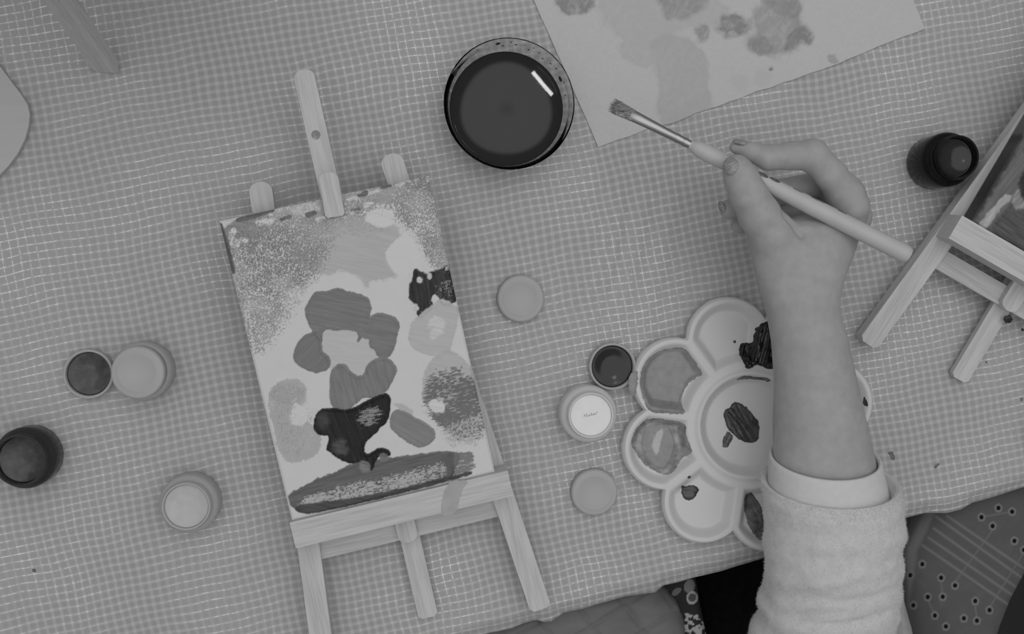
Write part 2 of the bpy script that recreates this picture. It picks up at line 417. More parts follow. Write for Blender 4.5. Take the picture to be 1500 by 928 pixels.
stain([(1095, 10), (1170, -10), (1172, 20), (1180, 40), (1170, 70), (1140, 82), (1110, 82), (1090, 62), (1110, 50)], 134, 7, .9, 8, .5)
stain([(1120, -10), (1170, -15), (1174, 22), (1145, 26), (1125, 10)], 122, 5, .7, 9, .6)
stain([(1165, 35), (1180, 38), (1190, 52), (1185, 62), (1170, 58), (1160, 72), (1145, 75)], 116, 5, .8, 10, .6)
stain([(1092, 60), (1125, 55), (1130, 75), (1110, 84)], 120, 5, .7, 13, .6)
stain([(1122, 98), (1134, 98), (1134, 106), (1125, 107)], 105, 2, .9, 11)
stain([(1214, 82), (1224, 82), (1225, 90), (1216, 92)], 138, 2, .9, 12)
stain([(1105, 100), (1130, 105), (1128, 125), (1108, 128)], 153, 4, .6, 14); stain([(1070, 115), (1095, 112), (1098, 135), (1075, 138)], 154, 4, .6, 15)
idx = np.arange(nu*nv).reshape(nu, nv)
faces = np.stack([idx[:-1, :-1], idx[1:, :-1], idx[1:, 1:], idx[:-1, 1:]], -1).reshape(-1, 4)
me = mesh('paper_sheet', np.stack([PXs, PYs, PZs], -1).reshape(-1, 3).tolist(), faces.tolist())
set_pigment(me, col.ravel())
o = link('paper_sheet', me, M['paper']); sm = o.modifiers.new('thickness', 'SOLIDIFY'); sm.thickness = .0003; sm.offset = -1
tag(o, 'white watercolour sheet with grey paint stains beside the glass bowl', 'paper')

# ------------------------------------------------------------------ easels
U0 = 5.0                                    # centre line of the easel in the measured frame
def build_easel():
    e = empty('table_easel')
    wv, wu = M['wood_v'], M['wood_u']
    for s in (-1, 1):
        o = link('front_leg', prism('front_leg', slat((s*80, -9), (s*45.5, 334), 15.5), 2, 14, 1.2), wv, e, False)
    bm_ = prism('mast', slat((-1.5, 63), (.3, 402), 14.2, True, True), 9.5, 15.5, 0, hole=(-.8, 357, 3.1))
    o = link('mast', bm_, wv, e, False)
    bo = o.modifiers.new('round', 'BEVEL'); bo.width = .0008; bo.segments = 2; bo.limit_method = 'ANGLE'; bo.angle_limit = .8
    link('crossbar', prism('crossbar', [(-73, 64.5), (73.5, 64.5), (71.8, 79.5), (-71.3, 79.5)], 4, 9.2, .9), wu, e, False)
    link('crossbar', prism('crossbar', [(-51, 285), (51, 285), (50, 299), (-50, 299)], 4, 9.2, .9), wu, e, False)
    link('ledge', prism('ledge', [(-77, 84), (77, 84), (77, 102.5), (-77, 102.5)], 14.1, 37, 2.2), wu, e, False)
    r = link('rear_leg', prism('rear_leg', slat((-.8, -285), (-.8, 4), 14.2, False, False, 2.5), -2, 3.9, .9), wv, e, False)
    r.location = (0, 287*S, 0)
    return e
def build_clamp(e, h0, h1):
    bm = bmesh.new()
    for a, b, w0, w1 in (((1.2, 314.0), (2.0, 329.5), h0, h1-3.4), ((.5, 299.5), (2.0, 329.5), h1-3.6, h1)):
        t_ = prism('canvas_clamp', slat(a, b, 13.0, False, True, 1.5), w0, w1, .9); bm.from_mesh(t_); bpy.data.meshes.remove(t_)
    c = link('canvas_clamp', bm_mesh('canvas_clamp', bm), M['wood_v'], e, False)
    return c
def copy_tree(o, parent=None):
    c = o.copy(); COL.objects.link(c)
    if parent: c.parent = parent
    for ch in o.children: copy_tree(ch, c)
    return c
def easel_matrix(origin, ex, tilt):
    ex = np.array([ex[0], ex[1], 0.0]); ex /= np.linalg.norm(ex); up = np.array([-ex[1], ex[0], 0]); t = math.radians(tilt)
    v = up*math.cos(t)+np.array([0, 0, math.sin(t)]); n = np.cross(ex, v)
    m = Matrix([[ex[i], v[i], n[i], origin[i]*S] for i in range(3)]+[[0, 0, 0, 1]]); return m, ex, v, n
def set_m(o, m): o.matrix_world = m; 

easel_main = build_easel(); build_clamp(easel_main, 15.6, 39.2)
ea = P(748, 692)-P(430, 768); ea /= np.linalg.norm(ea)
o_meas = P(620, 905); org = o_meas + U0*ea + np.array([0, 0, 3.8])
MM, EX, EV, EN = easel_matrix(org, ea, 3.5)
tag(easel_main, 'pale pine table easel lying under the flower painting', 'easel', 'pine table easels')

# right-hand easel: left foot at (1267, 495)
easel_right = copy_tree(easel_main)
eb = P(1500, 378, 40)-P(1400, 320, 40); eb[2] = 0; eb /= np.linalg.norm(eb); ebu = np.array([-eb[1], eb[0], 0])
TR = 6.0
orr = P(1267, 494, 4) + 79.5*eb + 5*ebu; orr[2] = 4.2
MR, RX, RV, RN = easel_matrix(orr, eb, TR)
tag(easel_right, 'pale pine table easel cut off by the right edge, paint drips on crossbar', 'easel', 'pine table easels')
# easel standing beyond the top left corner, facing away; its rear leg stands in view
easel_back = copy_tree(easel_main)
ft = P(156, 103, 0)
MB, BX, BV, BN = easel_matrix((ft[0]-2, ft[1]+120, 11), (-1, .04), 78)
tag(easel_back, 'pine table easel standing at the top left corner, only its foot showing', 'easel', 'pine table easels')
for o, m in ((easel_main, MM), (easel_right, MR), (easel_back, MB)): o.matrix_world = m
rl = [c for c in easel_back.children if c.name.startswith('rear_leg')][0]
# swing the rear leg out so that it reaches the table at ft
hinge = np.array([0, 287.0, 0]); hw_ = np.array(MB.translation)/S + hinge[1]*BV
dv = ft - hw_ ; dl = np.array([dv @ BX, dv @ BV, dv @ BN])
ang = math.atan2(dl[2], -dl[1])
rl.rotation_euler = (-ang, 0, math.atan2(dl[0], -dl[1])); rl.scale = (1.22, np.linalg.norm(dv)/287.0, 1.2)
for nm, poly in (('paint_drip', [(1468, 464), (1476, 460), (1481, 467), (1477, 474), (1469, 472)]), ('paint_drip', [(1493, 480), (1497, 480), (1497, 484), (1493, 484)])):
    inv = np.array(MR.inverted())
    me = blob_mesh(nm, poly, lambda x, y: 0*x, .5, .35, 16.5, 3, .7)
    co = np.array([v.co[:] for v in me.vertices]); zz = co[:, 2].copy()
    # lay it on the crossbar's face
    o3 = np.array(MR.translation); n3 = RN
    zs = (((o3+n3*.0092)[None, :]-np.stack([co[:, 0], co[:, 1], 0*zz], -1)) @ n3)/n3[2]
    co[:, 2] = zs + zz
    co4 = np.concatenate([co, np.ones((len(co), 1))], 1) @ inv.T
    me.vertices.foreach_set('co', co4[:, :3].astype(np.float32).ravel()); me.update()
    o = link(nm, me, M['paint_black'], easel_right); o['label'] = 'black paint drip'

# grey paint stain across the ledge of the near easel
me = blob_mesh('paint_stain', [(654, 699), (690, 700), (676, 712), (668, 752), (641, 753)], lambda x, y: 0*x, .12, .4, 38, 9, .7)
co = np.array([v.co[:] for v in me.vertices]); zz = co[:, 2].copy(); o3 = np.array(MM.translation)
co[:, 2] = ((o3+EN*.0370)[None, :]-np.stack([co[:, 0], co[:, 1], 0*zz], -1)) @ EN/EN[2]+zz
me.vertices.foreach_set('co', (np.concatenate([co, np.ones((len(co), 1))], 1) @ np.array(MM.inverted()).T)[:, :3].astype(np.float32).ravel()); me.update()
o = link('paint_stain', me, M['stain'], easel_main); o['label'] = 'grey paint stain on the ledge'

# ------------------------------------------------------------------ canvases
def canvas(name, mtx, ex, ev, en, u0, u1, v0, v1, w0, w1, paint_fn, label, res=.45):
    nu = int((u1-u0)/res)+1; nv = int((v1-v0)/res)+1
    U, V = np.meshgrid(np.linspace(u0, u1, nu), np.linspace(v0, v1, nv), indexing='ij')
    o3 = np.array(mtx.translation)/S
    W = np.full(U.shape, w1)
    X = o3[0]+U*ex[0]+V*ev[0]+W*en[0]; Y = o3[1]+U*ex[1]+V*ev[1]+W*en[1]; Zz = o3[2]+U*ex[2]+V*ev[2]+W*en[2]
    gx, gy = PX(X, Y, Zz)
    col, h = paint_fn(gx, gy, U, V)
    edge = np.minimum(np.minimum(U-u0, u1-U), np.minimum(V-v0, v1-V))
    W = W + h*ss(0, 2, edge) - .9*(1-ss(0, 1.4, edge))
    verts = np.stack([U, V, W], -1).reshape(-1, 3); cols = col.reshape(-1)
    idx = np.arange(nu*nv).reshape(nu, nv)
    faces = np.stack([idx[:-1, :-1], idx[1:, :-1], idx[1:, 1:], idx[:-1, 1:]], -1).reshape(-1, 4).tolist()
    # wrapped sides down to w0 and a back
    ring = np.concatenate([idx[:, 0], idx[-1, 1:], idx[-2::-1, -1], idx[0, -2:0:-1]])
    nb = len(verts); low = verts[ring].copy(); low[:, 2] = w0
    allv = np.concatenate([verts, low]); cols = np.concatenate([cols, cols[ring]])
    n = len(ring)
    for i in range(n):
        j = (i+1) % n; faces.append((int(ring[j]), int(ring[i]), nb+i, nb+j))
    faces.append(tuple(nb+i for i in range(n))[::-1])
    me = mesh(name, allv.tolist(), faces); set_pigment(me, cols)
    o = link(name, me, M['canvas']); auto_smooth(o, 50); o.matrix_world = mtx
    return tag(o, label, 'canvas', 'stretched canvases on easels')

class Art:
    def __init__(s, gx, gy, U, V, ground):
        s.x, s.y, s.U, s.V = gx, gy, U, V
        s.c = np.full(gx.shape, alb(ground)) + (fbm(U/9, V/9, 31, 3)-.5)*.03
        s.h = np.zeros(gx.shape)
        s.weave = .5+.25*np.sin(U*2*math.pi/1.25+np.sin(V*3))+.25*np.sin(V*2*math.pi/1.05)
        s.h += .06*s.weave
        s.tooth = np.clip((.3*s.weave+.7*vnoise(U/.8, V/.8, 77)-.5)*1.15+.5, 0, 1)
    def d(s, poly, seed, wob=2.2, f=7.0):
        return psdf(s.x, s.y, chaikin(poly, 2))+(fbm(s.x/f, s.y/f, seed, 3)-.5)*2*wob+(fbm(s.x/2.5, s.y/2.5, seed+3, 2)-.5)*1.6
    def solid(s, poly, v, seed=0, soft=.8, thick=.35, streak=8, wob=2.2, dirn=(1, .2), rim=True):
        d = s.d(poly, seed, wob)-1.3; a = ss(soft, -soft, d)
        u = s.x*dirn[0]+s.y*dirn[1]; w = -s.x*dirn[1]+s.y*dirn[0]
        st = fbm(u/26, w/2.4, seed+11, 3)-.5
        tone = np.vectorize(alb)(np.clip(v+np.linspace(-40, 40, 81), 3, 250))
        val = np.interp(np.clip(st*2*streak, -40, 40), np.linspace(-40, 40, 81), tone)
        s.c = s.c*(1-a)+val*a
        s.h += a*thick*(.75+.8*st) + (thick*.8*np.exp(-((d+3.0)/1.8)**2) if rim else 0)
    def dry(s, poly, v, dens=.5, seed=0, soft=14, wob=8, tooth_mix=1.0, stretch=None, thick=.12):
        d = s.d(poly, seed, wob, 16.0)
        cov = dens*ss(soft, -soft, d)
        t = s.tooth if stretch is None else np.clip((.35*s.weave+.65*vnoise(s.U/stretch[0], s.V/stretch[1], seed+40)-.5)*1.2+.5, 0, 1)
        big = fbm(s.x/30, s.y/30, seed+21, 3)
        a = ss(-.12, .12, cov*(.62+.76*big)-(1-t))*ss(.02, .12, cov)*.92
        s.c = s.c*(1-a)+alb(v)*a; s.h += a*thick

def flower(gx, gy, U, V):
    A = Art(gx, gy, U, V, 172)
    A.solid([(430, 335), (545, 312), (590, 338), (584, 360), (560, 368), (582, 398), (570, 409), (545, 408), (536, 421), (530, 405), (500, 395), (470, 402), (440, 392)], 151, 1, 3, .1, 6, 5, rim=False)
    A.dry([(318, 326), (640, 250), (648, 282), (560, 300), (500, 318), (470, 330), (400, 348), (330, 375)], 128, .8, 2, 10)
    A.dry([(322, 330), (482, 300), (502, 330), (470, 392), (455, 420), (420, 432), (422, 462), (378, 522), (362, 500), (340, 420)], 106, .62, 3, 16)
    A.dry([(330, 345), (420, 330), (450, 380), (400, 420), (352, 425)], 92, .62, 4, 16)
    A.dry([(345, 430), (440, 425), (425, 465), (380, 520), (362, 505)], 132, .62, 40, 12)
    A.dry([(570, 268), (640, 255), (672, 392), (650, 402), (632, 392), (612, 348), (598, 336), (572, 318)], 108, .66, 5, 12)
    A.dry([(470, 312), (560, 300), (580, 330), (560, 350), (480, 345)], 140, .5, 41, 12)
    A.solid([(325, 332), (385, 312), (396, 320), (384, 330), (378, 352), (372, 372), (362, 368), (366, 340), (345, 345), (338, 372), (330, 372)], 118, 6, 1.5, .3, 12, 5)
    A.solid([(336, 338), (346, 335), (342, 350), (350, 352), (350, 362), (337, 362)], 176, 7, 1, .1, 3, 4)
    A.solid([(374, 325), (402, 318), (396, 330), (382, 328)], 178, 8, 1, .1, 3, 3); A.solid([(352, 347), (365, 350), (362, 355), (352, 353)], 178, 42, 1, .1, 3, 2)
    A.solid([(430, 300), (460, 298), (470, 305), (440, 316), (428, 312)], 166, 43, 1.5, .1, 10, 5)
    A.solid([(538, 309), (572, 305), (578, 320), (570, 332), (548, 330), (536, 322)], 176, 9, 1.5, .15, 3)
    A.solid([(583, 350), (600, 338), (615, 385), (608, 405), (580, 402), (562, 372)], 174, 10, 2, .1, 2, rim=False)
    A.dry([(597, 395), (612, 388), (622, 460), (610, 470), (596, 435)], 150, .4, 44, 8)
    A.solid([(609, 391), (618, 400), (628, 403), (658, 386), (667, 406), (669, 438), (662, 446), (650, 446), (636, 425), (631, 440), (633, 449), (620, 463), (611, 461), (614, 447), (601, 436), (600, 421), (606, 410)], 40, 11, 1.2, .5, 22, 3, (.2, 1))
    A.dry([(636, 420), (662, 395), (668, 440), (650, 446)], 120, .35, 45, 5)
    A.solid([(612, 407), (617, 407), (617, 413), (612, 413)], 170, 46, 1, .1, 2, 1); A.solid([(627, 402), (631, 400), (632, 407), (628, 408)], 165, 47, 1, .1, 2, 1)
    A.solid([(636, 446), (645, 438), (670, 448), (671, 465), (664, 490), (657, 515), (642, 521), (610, 514), (599, 500), (600, 480), (612, 463)], 154, 12, 1.2, .2, 5)
    A.solid([(622, 478), (640, 462), (652, 472), (650, 490), (632, 498), (628, 490), (640, 478)], 168, 13, 2, .3, 10, 4)
    A.solid([(620, 555), (628, 532), (650, 513), (664, 514), (690, 536), (702, 570), (690, 590), (620, 600)], 152, 14, 1.5, .15, 6)
    A.dry([(622, 545), (690, 538), (714, 600), (708, 632), (690, 645), (660, 640), (635, 620), (620, 590)], 84, .74, 15, 9, 5, stretch=(2.2, .6))
    A.dry([(628, 585), (660, 600), (690, 625), (665, 640), (640, 622)], 92, 1.0, 16, 6)
    A.dry([(640, 625), (712, 600), (716, 640), (680, 655), (655, 648)], 150, .5, 48, 8)
    A.solid([(625, 590), (648, 585), (652, 600), (638, 606)], 176, 49, 2, .1, 5, 4)
    for k, (v, dn) in enumerate(((76, .40), (150, .42), (96, .36), (172, .3))):
        A.dry([(318, 326), (640, 250), (672, 395), (640, 395), (600, 335), (560, 318), (500, 330), (455, 425), (380, 522), (340, 420)], v, dn, 60+k, 8, 5)
    A.solid([(320, 326), (326, 330), (338, 372), (345, 400), (338, 398), (326, 350)], 84, 63, 1, .2, 8, 1)
    A.solid([(345, 320), (400, 306), (402, 309), (350, 325)], 92, 64, 1, .3, 10, 1)
    for k, (px, py) in enumerate(((515, 290), (530, 283), (548, 280), (520, 305), (540, 298), (565, 272), (585, 268), (455, 312), (468, 318), (418, 318))):
        A.solid([(px-7, py+2), (px+6, py-2), (px+8, py+1), (px-5, py+4)], (172, 95)[k % 2], 65+k, 1, .3, 12, 3)
    A.solid([(538, 309), (572, 305), (578, 320), (570, 332), (548, 330), (536, 322)], 176, 9, 1.5, .15, 3)
    # left pale leaf
    A.dry([(392, 578), (405, 560), (430, 552), (448, 560), (452, 585), (440, 600), (455, 622), (470, 640), (468, 662), (450, 672), (418, 678), (406, 655), (398, 620)], 144, 1.25, 17, 4, 3)
    A.dry([(394, 580), (410, 560), (446, 560), (448, 590), (420, 600)], 134, .8, 18, 8)
    A.dry([(394, 580), (410, 560), (446, 560), (450, 600), (466, 650), (420, 672), (400, 620)], 165, .42, 70, 8)
    A.dry([(394, 580), (410, 560), (446, 560), (450, 600), (466, 650), (420, 672), (400, 620)], 134, .36, 71, 8)
    A.dry([(425, 595), (440, 590), (455, 615), (445, 630), (428, 622)], 176, .8, 50, 5)
    # flower
    A.solid([(474, 478), (526, 482), (530, 494), (548, 494), (554, 512), (552, 524), (540, 532), (536, 552), (520, 554), (508, 542), (498, 534), (484, 542), (478, 520), (468, 512), (470, 486)], 158, 19, 1.2, .15, 4)
    pet = 103
    A.solid([(462, 427), (480, 427), (496, 422), (510, 428), (529, 431), (540, 438), (543, 450), (541, 458), (541, 475), (529, 495), (524, 500), (526, 493), (524, 484), (508, 481), (493, 483), (478, 480), (471, 486), (470, 501), (458, 484), (450, 469), (447, 452), (452, 442)], pet, 20, .9, .55, 9, 1.2)
    A.solid([(543, 464), (555, 458), (570, 461), (581, 467), (585, 478), (580, 495), (576, 514), (570, 520), (566, 523), (553, 521), (551, 512), (541, 508), (543, 495), (530, 495), (542, 475)], pet, 21, .9, .5, 9, 1.2)
    A.solid([(460, 486), (445, 492), (434, 506), (430, 521), (434, 532), (455, 543), (465, 545), (480, 540), (484, 529), (481, 520), (470, 515), (471, 505), (469, 488)], pet-2, 22, .9, .5, 7, 1.2, (1, -1))
    A.solid([(486, 542), (495, 533), (506, 533), (512, 544), (523, 552), (534, 549), (538, 534), (551, 525), (567, 523), (579, 536), (581, 544), (572, 562), (564, 574), (546, 582), (531, 580), (516, 594), (508, 600), (488, 598), (484, 579), (484, 560)], pet+2, 23, .9, .6, 12, 1.2, (.3, 1))
    A.solid([(574, 590), (590, 592), (606, 604), (600, 606), (588, 600)], 152, 51, 1.5, .1, 4)
    A.solid([(579, 600), (590, 602), (622, 619), (637, 631), (636, 644), (618, 655), (603, 650), (579, 633), (571, 621), (574, 607)], 110, 24, .9, .55, 8, 1.2, (1, .6))
    # stem and earth
    A.solid([(424, 723), (450, 709), (474, 698), (510, 683), (530, 674), (571, 672), (614, 665), (659, 661), (672, 664), (668, 684), (655, 700), (592, 717), (506, 739), (444, 753), (424, 736)], 84, 25, 1.2, .45, 12, 2, (1, -.25))
    A.dry([(430, 735), (480, 716), (600, 690), (655, 675), (655, 700), (592, 717), (506, 740), (444, 752)], 152, .62, 26, 5, 3, stretch=(1.4, .6))
    A.dry([(655, 664), (692, 658), (700, 687), (656, 701)], 95, .78, 27, 4, 3, stretch=(2.5, .8))
    A.solid([(655, 662), (664, 662), (664, 698), (656, 699)], 80, 52, 1.5, .3, 8, 2, (0, 1))
    A.solid([(428, 740), (520, 730), (598, 713), (690, 690), (690, 694), (598, 719), (506, 741), (444, 753)], 62, 53, 1.2, .2, 14, 1)
    A.solid([(461, 610), (472, 598), (491, 599), (513, 600), (541, 585), (564, 576), (572, 581), (571, 610), (554, 629), (536, 644), (532, 661), (538, 666), (558, 655), (569, 659), (572, 668), (558, 664), (549, 674), (545, 689), (541, 681), (530, 673), (515, 678), (498, 672), (487, 663), (478, 657), (485, 636), (465, 636), (461, 627)], 24, 28, .9, .7, 16, 1.4, (.4, 1))
    A.dry([(520, 605), (560, 590), (560, 615), (530, 628)], 120, .48, 29, 6, 3, stretch=(2.5, .7))
    A.solid([(464, 606), (480, 602), (482, 625), (466, 628)], 50, 30, 4, .1, 14, 4); A.solid([(488, 645), (505, 645), (510, 662), (495, 665)], 66, 31, 5, .1, 16, 5)
    A.solid([(556, 664), (566, 664), (570, 672), (558, 676)], 100, 32, 2, .3, 6, 1); A.solid([(528, 674), (540, 676), (542, 690), (528, 692)], 104, 33, 2, .3, 6, 1)
    return A.c, A.h
canvas('canvas', MM, EX, EV, EN, -75.5, 68, 102.7, 313, 15.6, 34, flower, 'white canvas with a grey flower painting resting on the pine easel')

def dark_art(gx, gy, U, V):
    A = Art(gx, gy, U, V, 74)
    A.solid([(1380, 380), (1560, 60), (1800, 60), (1800, 600)], 76, 1, 1, .3, 20, 1, (.5, -.85), rim=False)
    A.solid([(1420, 320), (1470, 240), (1500, 215), (1520, 260), (1475, 300), (1450, 330)], 88, 2, 6, .3, 14, 4, (.6, -.8), rim=False)
    A.solid([(1436, 325), (1462, 296), (1476, 284), (1482, 288), (1468, 300), (1452, 322), (1446, 334), (1436, 332)], 140, 3, 1.5, .5, 22, 2.5, (.6, -.8))
    A.solid([(1480, 292), (1500, 270), (1530, 250), (1540, 300), (1500, 322)], 118, 4, 2, .3, 26, 3, (.7, -.7))
    A.solid([(1448, 336), (1480, 300), (1560, 330), (1560, 420), (1480, 360)], 68, 5, 2, .3, 18, 3, (.8, .6))
    A.solid([(1490, 262), (1530, 215), (1560, 260), (1500, 300)], 44, 6, 3, .3, 12, 3)
    A.solid([(1412, 326), (1424, 330), (1470, 250), (1500, 200), (1495, 195), (1450, 265)], 52, 7, 3, .2, 16, 3, (.5, -.85))
    return A.c, A.h
canvas('canvas', MR, RX, RV, RN, -67, 58, 102.7, 300, 15.6, 33, dark_art, 'dark grey painted canvas on the easel at the right edge', .5)

def blank_art(gx, gy, U, V):
    A = Art(gx, gy, U, V, 178); return A.c, A.h
canvas('canvas', MB, BX, BV, BN, -105, 105, 102.7, 313, 15.6, 33, blank_art, 'unseen canvas on the easel beyond the top left corner, oversized to deepen its shadow', 2.5)  # out of view, enlarged to throw more shade on the table corner

# ------------------------------------------------------------------ glass bowl and water
bc = P(738, 166, 0); 
bowl = link('glass_bowl', lathe('glass_bowl', [(0, .6), (27, .6), (31, 1.2), (36, 4.5), (39.8, 11), (42.2, 22), (43.6, 33), (45, 43), (45.6, 44), (45.2, 44.8), (44.4, 44.2),
        (42.4, 33), (41, 22), (38.6, 12), (35, 6.6), (30.5, 3.8), (26, 3.2), (0, 3.2)], 128), M['glass'])
bowl.location = (bc[0]*S, bc[1]*S, .0012)
tag(bowl, 'round clear glass bowl of murky paint water near the paper', 'bowl')
for k, (a, r, zz) in enumerate(((100, 43.9, 38), (88, 43.9, 39), (83, 43.6, 36), (75, 43.9, 38.5), (70, 43.2, 33), (60, 43.6, 36), (45, 43.3, 34), (28, 43, 32), (23, 43.4, 35), (12, 42.8, 30), (66, 43.9, 39), (54, 42.9, 31), (38, 43.5, 36), (5, 43.5, 35), (95, 43.2, 33), (120, 43.9, 39), (147, 43.6, 37), (150, 43.4, 35))):
    a = math.radians(a); big = 2.1 if k == 7 else (1.8 if k in (0, 16, 17) else .55+.35*((k*37) % 5)/4)
    bm = bmesh.new(); bmesh.ops.create_uvsphere(bm, u_segments=14, v_segments=8, radius=big*S)
    for v in bm.verts: v.co = Vector((v.co.x*.3, v.co.y, v.co.z*1.3))
    me = bm_mesh('splash', bm); o = link('splash', me, M['paint_dark'], bowl); o.rotation_euler = (0, .12, a)
    rr = np.interp(zz, [12, 22, 33, 44], [38.6, 41, 42.4, 44.4])-.15
    o.location = (rr*math.cos(a)*S, rr*math.sin(a)*S, zz*S)
# water body, shade along its deep wall painted as a darker outer ring
prof = [(0, 3.4)]+[(26, 3.4), (30.3, 4.0), (34.8, 6.8), (38.4, 12.2), (40.2, 18.5), (40.65, 20.6), (40.0, 20.2), (39, 20)]+[(r, 20) for r in np.linspace(38, 0, 40)]
me = lathe('murky_water', prof, 128)
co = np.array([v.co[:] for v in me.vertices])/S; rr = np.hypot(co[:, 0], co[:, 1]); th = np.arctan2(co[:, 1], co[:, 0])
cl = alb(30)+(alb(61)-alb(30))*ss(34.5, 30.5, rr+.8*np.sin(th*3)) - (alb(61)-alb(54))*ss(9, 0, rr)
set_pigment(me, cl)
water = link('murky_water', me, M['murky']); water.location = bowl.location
tag(water, 'dark murky paint water filling the glass bowl', 'water')

# ------------------------------------------------------------------ jars and lids
def upturned_lid(px, py, paint_m, label, grp='upturned lids used as paint dishes'):
    c = P(px, py, 4); e = empty('jar_lid', (c[0], c[1], float(cz(np.array(c[0]), np.array(c[1])))+.15)); tag(e, label, 'lid', grp)
    link('lid_shell', lathe('lid_shell', [(0, 0), (16.2, 0), (17.1, .6), (17.4, 2), (17.4, 7), (16.9, 7.8), (16.2, 7.6), (15.6, 7.2), (15.4, 5), (15.2, 1.6), (0, 1.4)], 80), M['lid'], e)
    me = lathe('paint', [(0, 1.5), (15.0, 1.7), (15.15, 4.6), (14.2, 4.3)]+[(r, 2.6+1.7*(r/14)**2+.12*math.sin(r*.55+1)) for r in np.linspace(13.5, 0, 22)], 80)
    link('paint', me, paint_m, e); return e
upturned_lid(131, 547, M['paint_dark'], 'upturned grey lid holding dark paint, touching the capped jar')
upturned_lid(896, 536, M['paint_black'], 'upturned grey lid holding black paint beside the flower palette')
def flat_lid(px, py, label, rz):
    c = P(px, py, 7); e = link('jar_lid', lathe('jar_lid', [(0, 7.4), (11.6, 7.4), (12.0, 7.75), (12.5, 7.75), (12.9, 7.4), (15.2, 7.4), (16.6, 6.9), (17.2, 5.6), (17.4, 0), (16.2, 0), (16.0, 5.4), (0, 5.6)], 96), M['lid'])
    e.location = (c[0]*S, c[1]*S, (float(cz(np.array(c[0]), np.array(c[1])))+.2)*S); e.rotation_euler = (0, 0, rz); tag(e, label, 'lid', 'closed grey lids lying on the cloth')
flat_lid(763, 437, 'round grey jar lid lying alone right of the flower painting', 0)
flat_lid(871, 721, 'round grey jar lid lying left of the palette below the white paint jar', 1)

def jar(px, py, name_label, shell, paint_m, level=24.5, height=28.0, R=21.0, neck=16.4, lid=False, dome=1.2, soft_scale=1.0):
    """px, py: where the foot's centre stands on the cloth"""
    c = P(px, py, 0); z0 = float(cz(np.array(c[0]), np.array(c[1])))+.2
    e = empty('paint_jar', (c[0], c[1], z0)); tag(e, name_label, 'jar', 'small paint jars')
    h = height; sh = h*.70
    prof = [(0, 0), (R-2, 0), (R-.6, .5), (R, 2), (R, sh-4), (R-.7, sh-1.6), (R-2.4, sh), (neck+1.0, sh+.8), (neck+.5, sh+1.6), (neck+.5, h-5), (neck+1.1, h-4.5), (neck+1.1, h-3.6), (neck+.5, h-3.1), (neck+.5, h-.6), (neck, h),
            (neck-.9, h-.4), (neck-1.1, h-1.5), (neck-1.1, sh+.4), (neck-.6, sh-1.2), (R-3.2, sh-3.2), (R-1.4, sh-6), (R-1.4, 2.2), (R-2.6, 1.4), (0, 1.4)]
    link('jar_shell', lathe('jar_shell', prof, 96), shell, e)
    if paint_m:
        if level > sh+1: pr = [(0, 1.6), (R-2.8, 1.6), (R-1.6, 2.6), (R-1.6, sh-6.2), (R-3.4, sh-3.5), (neck-.8, sh-1.4), (neck-1.25, sh+.5), (neck-1.25, level+.5), (neck-2, level+.1)]
        else: pr = [(0, 1.6), (R-2.8, 1.6), (R-1.6, 2.6), (R-1.6, level+.4), (R-2.3, level)]
        rmax = pr[-1][0]
        pr += [(r, level-dome*(1-(r/rmax)**2)+.1*math.sin(r*.5)) for r in np.linspace(rmax-.6, 0, 24)]
        link('paint', lathe('paint', pr, 80), paint_m, e)
    if lid:
        link('lid', lathe('lid', [(neck+1.4, h-8.5), (neck+2.0, h-8.5), (neck+2.1, h-1), (neck+1.6, h+.6), (neck+.4, h+1.2), (13.6, h+1.2), (13.2, h+1.55), (12.6, h+1.55), (12.2, h+1.2), (0, h+1.2), (0, h+.3), (neck+.9, h+.3), (neck+1.4, h-1)], 96), M['lid'], e)
    return e
jar(215, 541, 'small frosted paint jar closed with a grey lid', M['frosted_clear'], M['paint_grey'], 15, 28, 20.6, 16.2, True)
jar(283, 731, 'open frosted jar of light grey paint at the lower left', M['frosted_clear'], M['paint_grey'], 25.5, 28, 20.8, 16.2)
jar(49, 665, 'open jar of dark grey paint at the left edge', M['smoky'], M['paint_dark'], 22.5, 30, 21.4, 17.2, dome=2)
wj = jar(857, 602, 'open frosted jar full of white paint by the palette', M['frosted'], M['paint_white'], 25.8, 28, 20.8, 16.0, dome=.5)
bmk = bmesh.new()
for x0, y0, x1, y1 in ((-5, -.9, -4, .4), (-3.4, -1.6, -2.7, .9), (-2.2, -.4, -1.2, -.8), (-1, -.6, -.6, .6), (.3, -.4, .6, 1.6), (1.2, 0, 2.0, .5), (2.2, .1, 2.6, 1.4), (3, .4, 4, .9), (4.2, 1.4, 4.8, 2.4)):
    dx, dy = x1-x0, y1-y0; l = math.hypot(dx, dy); nx, ny = -dy/l*.25, dx/l*.25
    lo = [bmk.verts.new((a*S, b*S, 24.9*S)) for a, b in ((x0+nx, y0+ny), (x0-nx, y0-ny), (x1-nx, y1-ny), (x1+nx, y1+ny))]
    f = bmk.faces.new(lo); r = bmesh.ops.extrude_face_region(bmk, geom=[f])
    for v in [g for g in r['geom'] if isinstance(g, bmesh.types.BMVert)]: v.co.z += .75*S
o = link('faint_mark', bm_mesh('faint_mark', bmk), M['paint_print'], wj, False); o['label'] = 'faint grey marks on the white paint'
jar(1364, 239, 'tall open jar of black paint beside the right-hand easel', M['black_clear'], M['paint_black'], 36, 44, 20.0, 15.2, dome=3)

